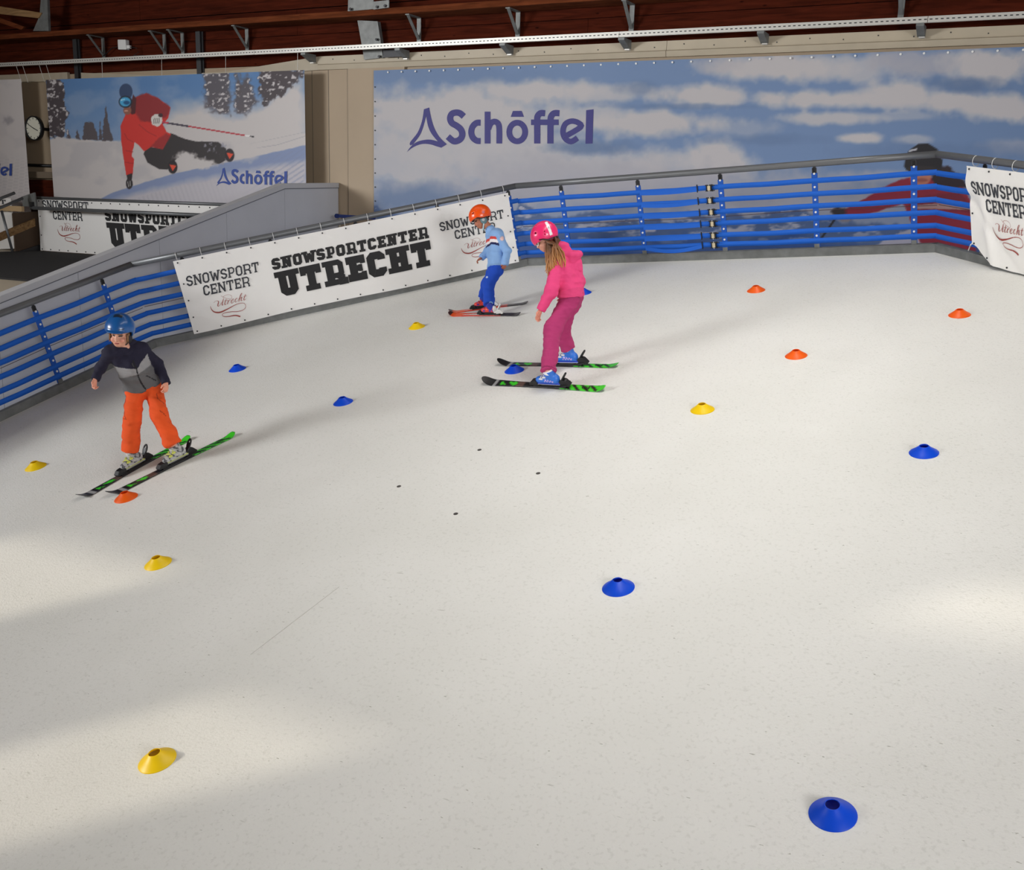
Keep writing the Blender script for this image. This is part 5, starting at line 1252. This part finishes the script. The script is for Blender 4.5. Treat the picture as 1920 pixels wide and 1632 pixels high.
boy = build_person('child in dark blue helmet, navy and grey jacket and orange trousers skiing towards the camera', J, H, spec, dict(L=bL, R=bR), boot_grey, mat('lime_buckle', (206, 212, 96), rough=.4), .05)
def helm_boy(V, inner):
    C = np.ones((len(V), 3))*np.array((22, 84, 148.)); C[inner] = (26, 26, 30)
    for s_ in (-1, 1): C[(np.abs(V[:, 1]-s_*.05) < .022) & (np.abs(V[:, 2]-.022-.12*np.abs(V[:, 1])) < .004) & (V[:, 0] > .05)] = (14, 30, 60)
    C[(V[:, 2] > .095) & (np.abs(V[:, 0]-.03) < .022) & (np.abs(V[:, 1]) < .038)] = (26, 42, 62); C[(V[:, 0] < -.03) & (V[:, 2] < -.01)] = (52, 54, 62)
    return C
hc = J['head']+np.array((-.006, 0, .046))@H
hb = make_helmet(boy, hc, H, (.136, .126, .118), helm_boy, rim=-.010, dip=.066, brim=.1)
q = lambda *p: J['head']+np.array(p)@H
for s_ in (-1, 1):
    build('ear_pad', isosurf([ell(q(-.012, s_*.082, -.045), (.036, .018, .042), H)], .006, .01), mat('helmet_pad', (40, 40, 46), rough=.8), hb, smooth=True)
    build('chin_strap', MB().tube([q(.005, s_*.078, -.05), q(.020, s_*.066, -.085), q(.030, s_*.035, -.112), q(.034, 0, -.120)], .006, 6), M_BLACK, hb)
rng = np.random.RandomState(4)
def strand(pts_, r0_, m, c0_, c1_, n=7):
    mbs = MB().tube(pts_, [r0_*(1-.75*(i/(len(pts_)-1))**1.5) for i in range(len(pts_))], n)
    t = np.repeat(np.linspace(0, 1, len(pts_)), n); return np.array(mbs.v), mbs.f, (1-t)[:, None]*np.array(c0_)+t[:, None]*np.array(c1_)
def hair_obj(name, par, strands):
    V, Fc, C = [], [], []
    for v, f_, c in strands:
        o_ = sum(len(x) for x in V); V.append(v); Fc += [tuple(i+o_ for i in ff) for ff in f_]; C.append(c)
    ob = build(name, (np.concatenate(V), Fc), M_HAIR, par, smooth=True, col=lin(np.concatenate(C))); ob['kind'] = 'stuff'; return ob
ss = []
for s_ in (-1, 1):
    for k in range(9):
        x0_ = .050-.010*k; ss.append(strand([q(x0_, s_*(.070+.006*rng.rand()), .010), q(x0_-.006, s_*.078, -.020), q(x0_+.008*rng.randn(), s_*(.076+.006*rng.rand()), -.055-.02*rng.rand())], .006, None, (122, 88, 58), (168, 126, 84)))
hair_obj('hair', boy, ss)
build('zip_puller', MB().box(J['chest']+tF*.102+tU*.03, frame(tF, tU), (.004, .005, .02)), M_DARKST, boy)
build('collar', isosurf([cap(J['neck']+tS*a_*.8+tF*b1*.7-tU*.02, J['neck']+tS*a2*.8+tF*b2*.7-tU*.02, .020) for (a_, b1), (a2, b2) in (((-.055, .0), (-.035, .055)), ((-.035, .055), (.0, .072)), ((.0, .072), (.035, .055)), ((.035, .055), (.055, 0)), ((.055, 0), (.03, -.055)), ((.03, -.055), (-.03, -.055)), ((-.03, -.055), (-.055, 0)))], .006, .02), mat('navy_knit', (30, 27, 48), rough=.9), boy, smooth=True)
hoodp = [cap(J['neck']-tF*.06+tS*a_+tU*.0, J['neck']-tF*.085+tS*(a_*.6)-tU*.09, .042, .030) for a_ in (-.07, -.03, .03, .07)]
build('hood', isosurf(hoodp+[cap(J['neck']-tF*.04-tS*.085, J['neck']-tF*.04+tS*.085, .04)], .007, .03), MATS['navy_knit'], boy, smooth=True)

# ---------- girl in pink
SG = .90
gL = rig((930, 720.5), (1112, 731.5), (1032, 726.5), 'nearer black and green ski, under the left boot of the girl in pink', 'green', -.22, .296*SG, SG, tip=.14, tail=.13)
gR = rig((957, 684), (1136, 687.5), (1062, 688), 'further black and green ski, under the right boot of the girl in pink', 'green', 0, .296*SG, SG, tip=.14, tail=.13)
Zc = (depth(gR['sole'])+depth(gL['sole']))/2
J = dict(pelvis=jt(1073, 553, .02), hipL=jt(1068, 561, -.08), hipR=jt(1074, 558, .10), knL=jt(1037, 618, -.16), knR=jt(1052, 616, .10),
         chest=jt(1066, 500, .0), neck=jt(1049, 469, .0), head=jt(1023, 449, -.02), shL=jt(1046, 492, -.13), elL=jt(1034, 545, -.20), wrL=jt(1013.5, 582, -.18),
         shR=jt(1074, 488, .13), elR=jt(1084, 530, .20), wrR=jt(1062, 556, .20), soleL=gL['sole'], soleR=gR['sole'])
H = frame(-CR*.88-CU*.46+CB*.02, CU)
tU = unit(J['neck']-J['pelvis']); tS = unit(J['shL']-J['shR']); tS = unit(tS-tU*(tS@tU)); tF = np.cross(tS, tU); hT = np.linalg.norm(J['neck']-J['pelvis'])
if tF@CR > 0: tF = -tF
PK = np.array((226, 66, 124.))
def jk_girl(V, lb_):
    C = np.ones((len(V), 3))*PK; q_ = (V-J['pelvis'])@tU/hT; C[(q_ < .10) & (lb_ != 2)] = PK*.95; return C
def tr_girl(V, lb_):
    C = np.ones((len(V), 3))*np.array((172, 48, 104.)); d_ = (V-J['anL']) @ unit(J['knL']-J['anL'])
    C[(lb_ == 3) & (np.abs(d_-.012) < .006)] = (140, 34, 84); return C
def boot_blue(V, lb_):
    C = np.ones((len(V), 3))*np.array((46, 112, 208.)); C[lb_ == 1] = (24, 66, 178); C[V[:, 2] < .006] = (232, 232, 236); C[(V[:, 2] < .03) & (V[:, 2] > .006)] = (22, 60, 176)
    C[(V[:, 2] > .135) & (V[:, 0]+.055-(V[:, 2]-.12)*.6 > -.012) & (np.abs(V[:, 1]) > .0)] = (236, 236, 240); C[V[:, 2] > .168] = (236, 236, 240)
    C[(np.abs(V[:, 1]) > .03) & (np.abs(V[:, 2]-.055-.012*np.sin(V[:, 0]*190)) < .0045) & (V[:, 0] < .03) & (V[:, 0] > -.085)] = (240, 190, 226)
    return C
spec = dict(r=dict(sh=.060, chest=.098, waist=.092, ua=.062, el=.058, wr=.040, th=.086, kn=.076, an=.066, hip=.096, hem=.124), tone=np.array((216, 156, 132.)), hs=.96, hair=(104, 66, 44), hsz=.88, face=False,
            hands=dict(L=(jt(1007, 597, -.17)-J['wrL'], CR*.8-CU*.2, -CR*.6+CB*.5-CU*.2, .55), R=(jt(1050, 566, .2)-J['wrR'], CB*.5, CU, .6)),
            trouser=tr_girl, jacket=jk_girl, jname='hooded_sweater', hem_off=tU*-.015, hem_n=-(tU+tF*-.28), hem_r=.30, seed=11, an_drop=.48,
            jextra=[cap(J['neck']-tF*.03-tU*.0, J['chest']-tF*.03, .075, .09, 1), cap(J['chest']-tF*.05, J['pelvis']-tF*.06+tU*.05, .09, .075, 1)])
girl = build_person('child in pink helmet, pink hooded sweater and dark pink trousers skiing to the left', J, H, spec, dict(L=gL, R=gR), boot_blue, mat('white_buckle', (228, 228, 230), rough=.4), .045)
hc = J['head']+np.array((-.004, 0, .042))@H
def helm_girl(V, inner):
    C = np.ones((len(V), 3))*np.array((234, 44, 108.)); C[inner] = (24, 22, 24)
    a_ = V[:, 0]+.12*V[:, 2]; C[(a_ > -.070) & (a_ < -.042) & (V[:, 2] > -.045) & (V[:, 2] < .095) & ~inner & (V[:, 1] > 0)] = (240, 236, 238)
    m_ = (np.hypot(a_+.056, (V[:, 2]-.03)/1.4) < .009) & (V[:, 1] > 0); C[m_] = (180, 176, 180); return C
vents = [((.075, .10, .045), (.012, .03, .012)), ((-.005, .125, .012), (.010, .02, .009)), ((.005, .125, -.012), (.008, .02, .007)), ((.045, .06, .108), (.010, .01, .02))]
hb = make_helmet(girl, hc, H, (.134, .118, .122), helm_girl, vents, rim=-.046, dip=.034)
q = lambda *p: J['head']+np.array(p)@H
ring = [hc+np.array((x_, y_, z_))@H for x_, y_, z_ in ((.075, .098, -.033), (.040, .110, -.045), (.0, .113, -.072), (-.05, .104, -.076), (-.10, .06, -.076), (-.118, 0, -.076))]
build('rim_trim', MB().tube(ring, .006, 6), M_BLACK, hb)
for s_ in (-1, 1): build('chin_strap', MB().tube([q(.0, s_*.086, -.035), q(.012, s_*.080, -.06), q(.030, s_*.045, -.108), q(.036, 0, -.118)], .007, 6), M_BLACK, hb)
build('strap_clip', MB().box(q(.002, .088, -.030), H, (.010, .006, .020)), M_PALE, hb)
build('glasses', MB().tube([q(.100, .006, .0), q(.104, .02, .012), q(.102, .05, .010), q(.088, .064, -.004), q(.094, .05, -.026), q(.104, .022, -.024), q(.100, .006, 0)], .005, 6).tube([q(.088, .066, 0), q(.0, .084, -.004)], .0035, 6), M_WHITE, girl)
ss = []
for k in range(64):          # long loose hair falling over the near shoulder
    u_ = rng.rand(); v_ = rng.rand()
    a = q(.025-.10*u_, .088*(1-.7*u_)+.015, -.030-.03*rng.rand()); 
    if k % 3: pth = [(1026+16*u_, 467), (1024+18*u_, 478), (1023+18*u_, 490), (1023+18*u_, 500+6*v_), (1022+20*u_, 506+14*v_)]; dz = -.18
    else: pth = [(1040+4*u_, 458), (1036+14*u_, 466), (1034+24*u_, 474), (1036+26*u_, 484+6*v_), (1040+22*u_, 492+12*v_)]; dz = -.20
    ps = [a]+[at(x+1.5*rng.randn(), y, Zc+dz*(.55 if i == 0 else 1)+.03*v_-.02) for i, (x, y) in enumerate(pth)]
    dk = (78, 48, 32) if v_ < .5 else (112, 70, 42); ss.append(strand(ps, .010, None, dk, (206, 142, 80)))
for k in range(30):          # back of the head under the helmet
    u_ = rng.rand(); a = q(-.105+.03*u_, .085*u_, -.03); b_ = q(-.12+.05*u_, .09*u_, -.085); ss.append(strand([a, b_, at(1052-8*u_, 466+4*rng.rand(), Zc-.09*u_), at(1058-12*u_, 473, Zc-.13*u_)], .011, None, (78, 48, 32), (128, 82, 52)))
hair_obj('hair', girl, ss)
# hood lying on the back
n0 = J['neck']-tU*.105-tF*.015
hp_ = []
ringp = [n0+tS*.095*math.cos(t)-tF*(.075+.085*math.sin(t))+tU*(.035-.03*math.sin(t)) for t in np.linspace(-.4, math.pi+.4, 9)]
hp_ += [cap(a, b_, .034) for a, b_ in zip(ringp[:-1], ringp[1:])]
hp_ += [cap(n0-tF*.10-tU*.03, n0-tF*.125-tU*.13, .062, .036), cap(n0-tF*.09+tS*.06-tU*.02, n0-tF*.11+tS*.01-tU*.11, .042, .03), cap(n0-tF*.09-tS*.06-tU*.02, n0-tF*.11-tS*.01-tU*.11, .042, .03)]
Vh, Fh = isosurf(hp_, .006, .022, subs=[ell(n0-tF*.105+tU*.045, (.055, .065, .055), np.array([tF, tS, tU]))]); Vh = relax(Vh, Fh, 1)
Vh = wrinkle(Vh, Fh, .008, 16, tU, 3)
build('hood', (Vh, Fh), M_CLOTH, girl, smooth=True, col=lin(np.ones((len(Vh), 3))*PK))

# ---------- small skier in light blue
SS = .74
cL = rig((856, 592), (962, 591.5), (919, 592), 'nearer red ski of the small skier in the light blue sweater', 'red', -.16, .296*SS, SS, tip=.10, tail=.10, wt=.092, ww=.062, rise=.02)
cR = rig((857, 585.5), (975, 571), (906, 581), 'further red ski of the small skier in the light blue sweater', 'red', 0, .296*SS, SS, tip=.10, tail=.10, wt=.092, ww=.062, rise=.02)
Zc = (depth(cR['sole'])+depth(cL['sole']))/2
J = dict(pelvis=jt(929, 501, 0), hipL=jt(931, 506, -.06), hipR=jt(927, 506, .07), knL=jt(916, 534, -.10), knR=jt(913, 533, .06),
         chest=jt(932, 455, 0), neck=jt(919, 430, 0), head=jt(902, 411, -.01), shL=jt(934, 440, -.11), elL=jt(951, 470, -.14), wrL=jt(948, 494, -.12),
         shR=jt(921, 443, .10), elR=jt(916, 470, .12), wrR=jt(902.5, 484, .08), soleL=cL['sole'], soleR=cR['sole'])
H = frame(-CR*.88-CU*.47+CB*.05, CU)
tU = unit(J['neck']-J['pelvis']); tS = unit(J['shL']-J['shR']); tS = unit(tS-tU*(tS@tU)); tF = np.cross(tS, tU); hT = np.linalg.norm(J['neck']-J['pelvis'])
if tF@CR > 0: tF = -tF
SW = np.array((134, 172, 220.))
def jk_blue(V, lb_):
    C = np.ones((len(V), 3))*SW; q_ = V-J['pelvis']; t = q_@tU/hT; f_ = q_@tF; body_ = (lb_ != 2) & (f_ > -.05)
    tt = t-1.1*f_
    for a_, b_, c in ((.50, .565, (26, 30, 78)), (.565, .645, (238, 232, 232)), (.645, .715, (206, 70, 62))): C[body_ & (tt > a_) & (tt <= b_)] = c
    m_ = inpx(V, 941.2, 447.5, 4.6, Zc-.05); C[m_] = (150, 160, 190); m_ = inpx(V, 941.2, 447.5, 3.6, Zc-.05); C[m_] = (226, 190, 186)
    C[(t < .05) & (lb_ != 2)] = SW*.95
    return C
def tr_blue(V, lb_):
    C = np.ones((len(V), 3))*np.array((20, 72, 186.)); C[inpx(V, 912.5, 519.5, 2.0, Zc)] = (190, 206, 236); C[inpx(V, 920.5, 569.5, 3.8, Zc)] = (150, 190, 226); C[inpx(V, 920.5, 569.5, 1.8, Zc)] = (40, 90, 180)
    return C
def boot_red(V, lb_):
    C = np.ones((len(V), 3))*np.array((44, 60, 170.)); C[(lb_ == 2) & (fbm(V[:, 0]*30, V[:, 2]*30+V[:, 1]*12, 2, 8) > .52)] = (228, 66, 56); C[lb_ == 1] = (26, 26, 32); C[V[:, 0] < -.10] = (232, 230, 226); return C
spec = dict(r=dict(sh=.050, chest=.078, waist=.076, ua=.046, el=.043, wr=.036, th=.072, kn=.064, an=.062, hip=.084, hem=.086), tone=np.array((176, 112, 84.)), hs=.92, hair=(60, 44, 34), hsz=.72,
            hands=dict(R=(jt(897.5, 487, .07)-J['wrR'], CR*.6-CU*.4, CB*.8, .7), L=(jt(946, 499, -.12)-J['wrL'], -CR*.7, CB*.4-CR*.6, .9)),
            trouser=tr_blue, jacket=jk_blue, jname='sweater', hem_off=-tU*.005, hem_n=-(tU+tF*-.12), hem_r=.26, seed=21, an_drop=.55, cuffL=.04, wr=.011)
kid = build_person('small child in orange helmet, light blue sweater and blue trousers skiing past the long banner', J, H, spec, dict(L=cL, R=cR), boot_red, mat('coral_buckle', (236, 84, 70), rough=.4), .06)
hc = J['head']+np.array((-.004, 0, .042))@H
def helm_or(V, inner):
    C = np.ones((len(V), 3))*np.array((240, 84, 10.)); C[inner] = (28, 26, 28); C[(np.hypot(V[:, 0]+.045, V[:, 2]-.0) < .016) & (V[:, 1] > 0)] = (206, 120, 130); return C
hb = make_helmet(kid, hc, H, (.138, .118, .122), helm_or, [((.07, .09, .05), (.02, .02, .006)), ((.02, .115, .055), (.02, .02, .006))], rim=-.020, dip=.040)
q = lambda *p: J['head']+np.array(p)@H
for s_ in (-1, 1):
    ep = build('ear_pad', isosurf([ell(q(-.012, s_*.083, -.040), (.042, .020, .046), H)], .006, .01), mat('teal_pad', (92, 122, 128), rough=.6), hb, smooth=True)
    build('ear_vent', isosurf([ell(q(-.010, s_*.094, -.036), (.022, .013, .022), H)], .005, .01), mat('grey_vent', (178, 178, 182), rough=.5), ep, smooth=True)
    build('chin_strap', MB().tube([q(.0, s_*.086, -.07), q(.020, s_*.075, -.095), q(.036, s_*.04, -.120), q(.040, 0, -.126)], .009, 6), mat('pale_strap', (184, 210, 214), rough=.7), hb)
build('rim_trim', MB().tube([hc+np.array(p)@H for p in ((.118, .04, -.022), (.09, .078, -.022), (.055, .102, -.026), (.02, .110, -.045), (-.02, .113, -.062), (-.06, .10, -.064))], .005, 6), M_BLACK, hb)
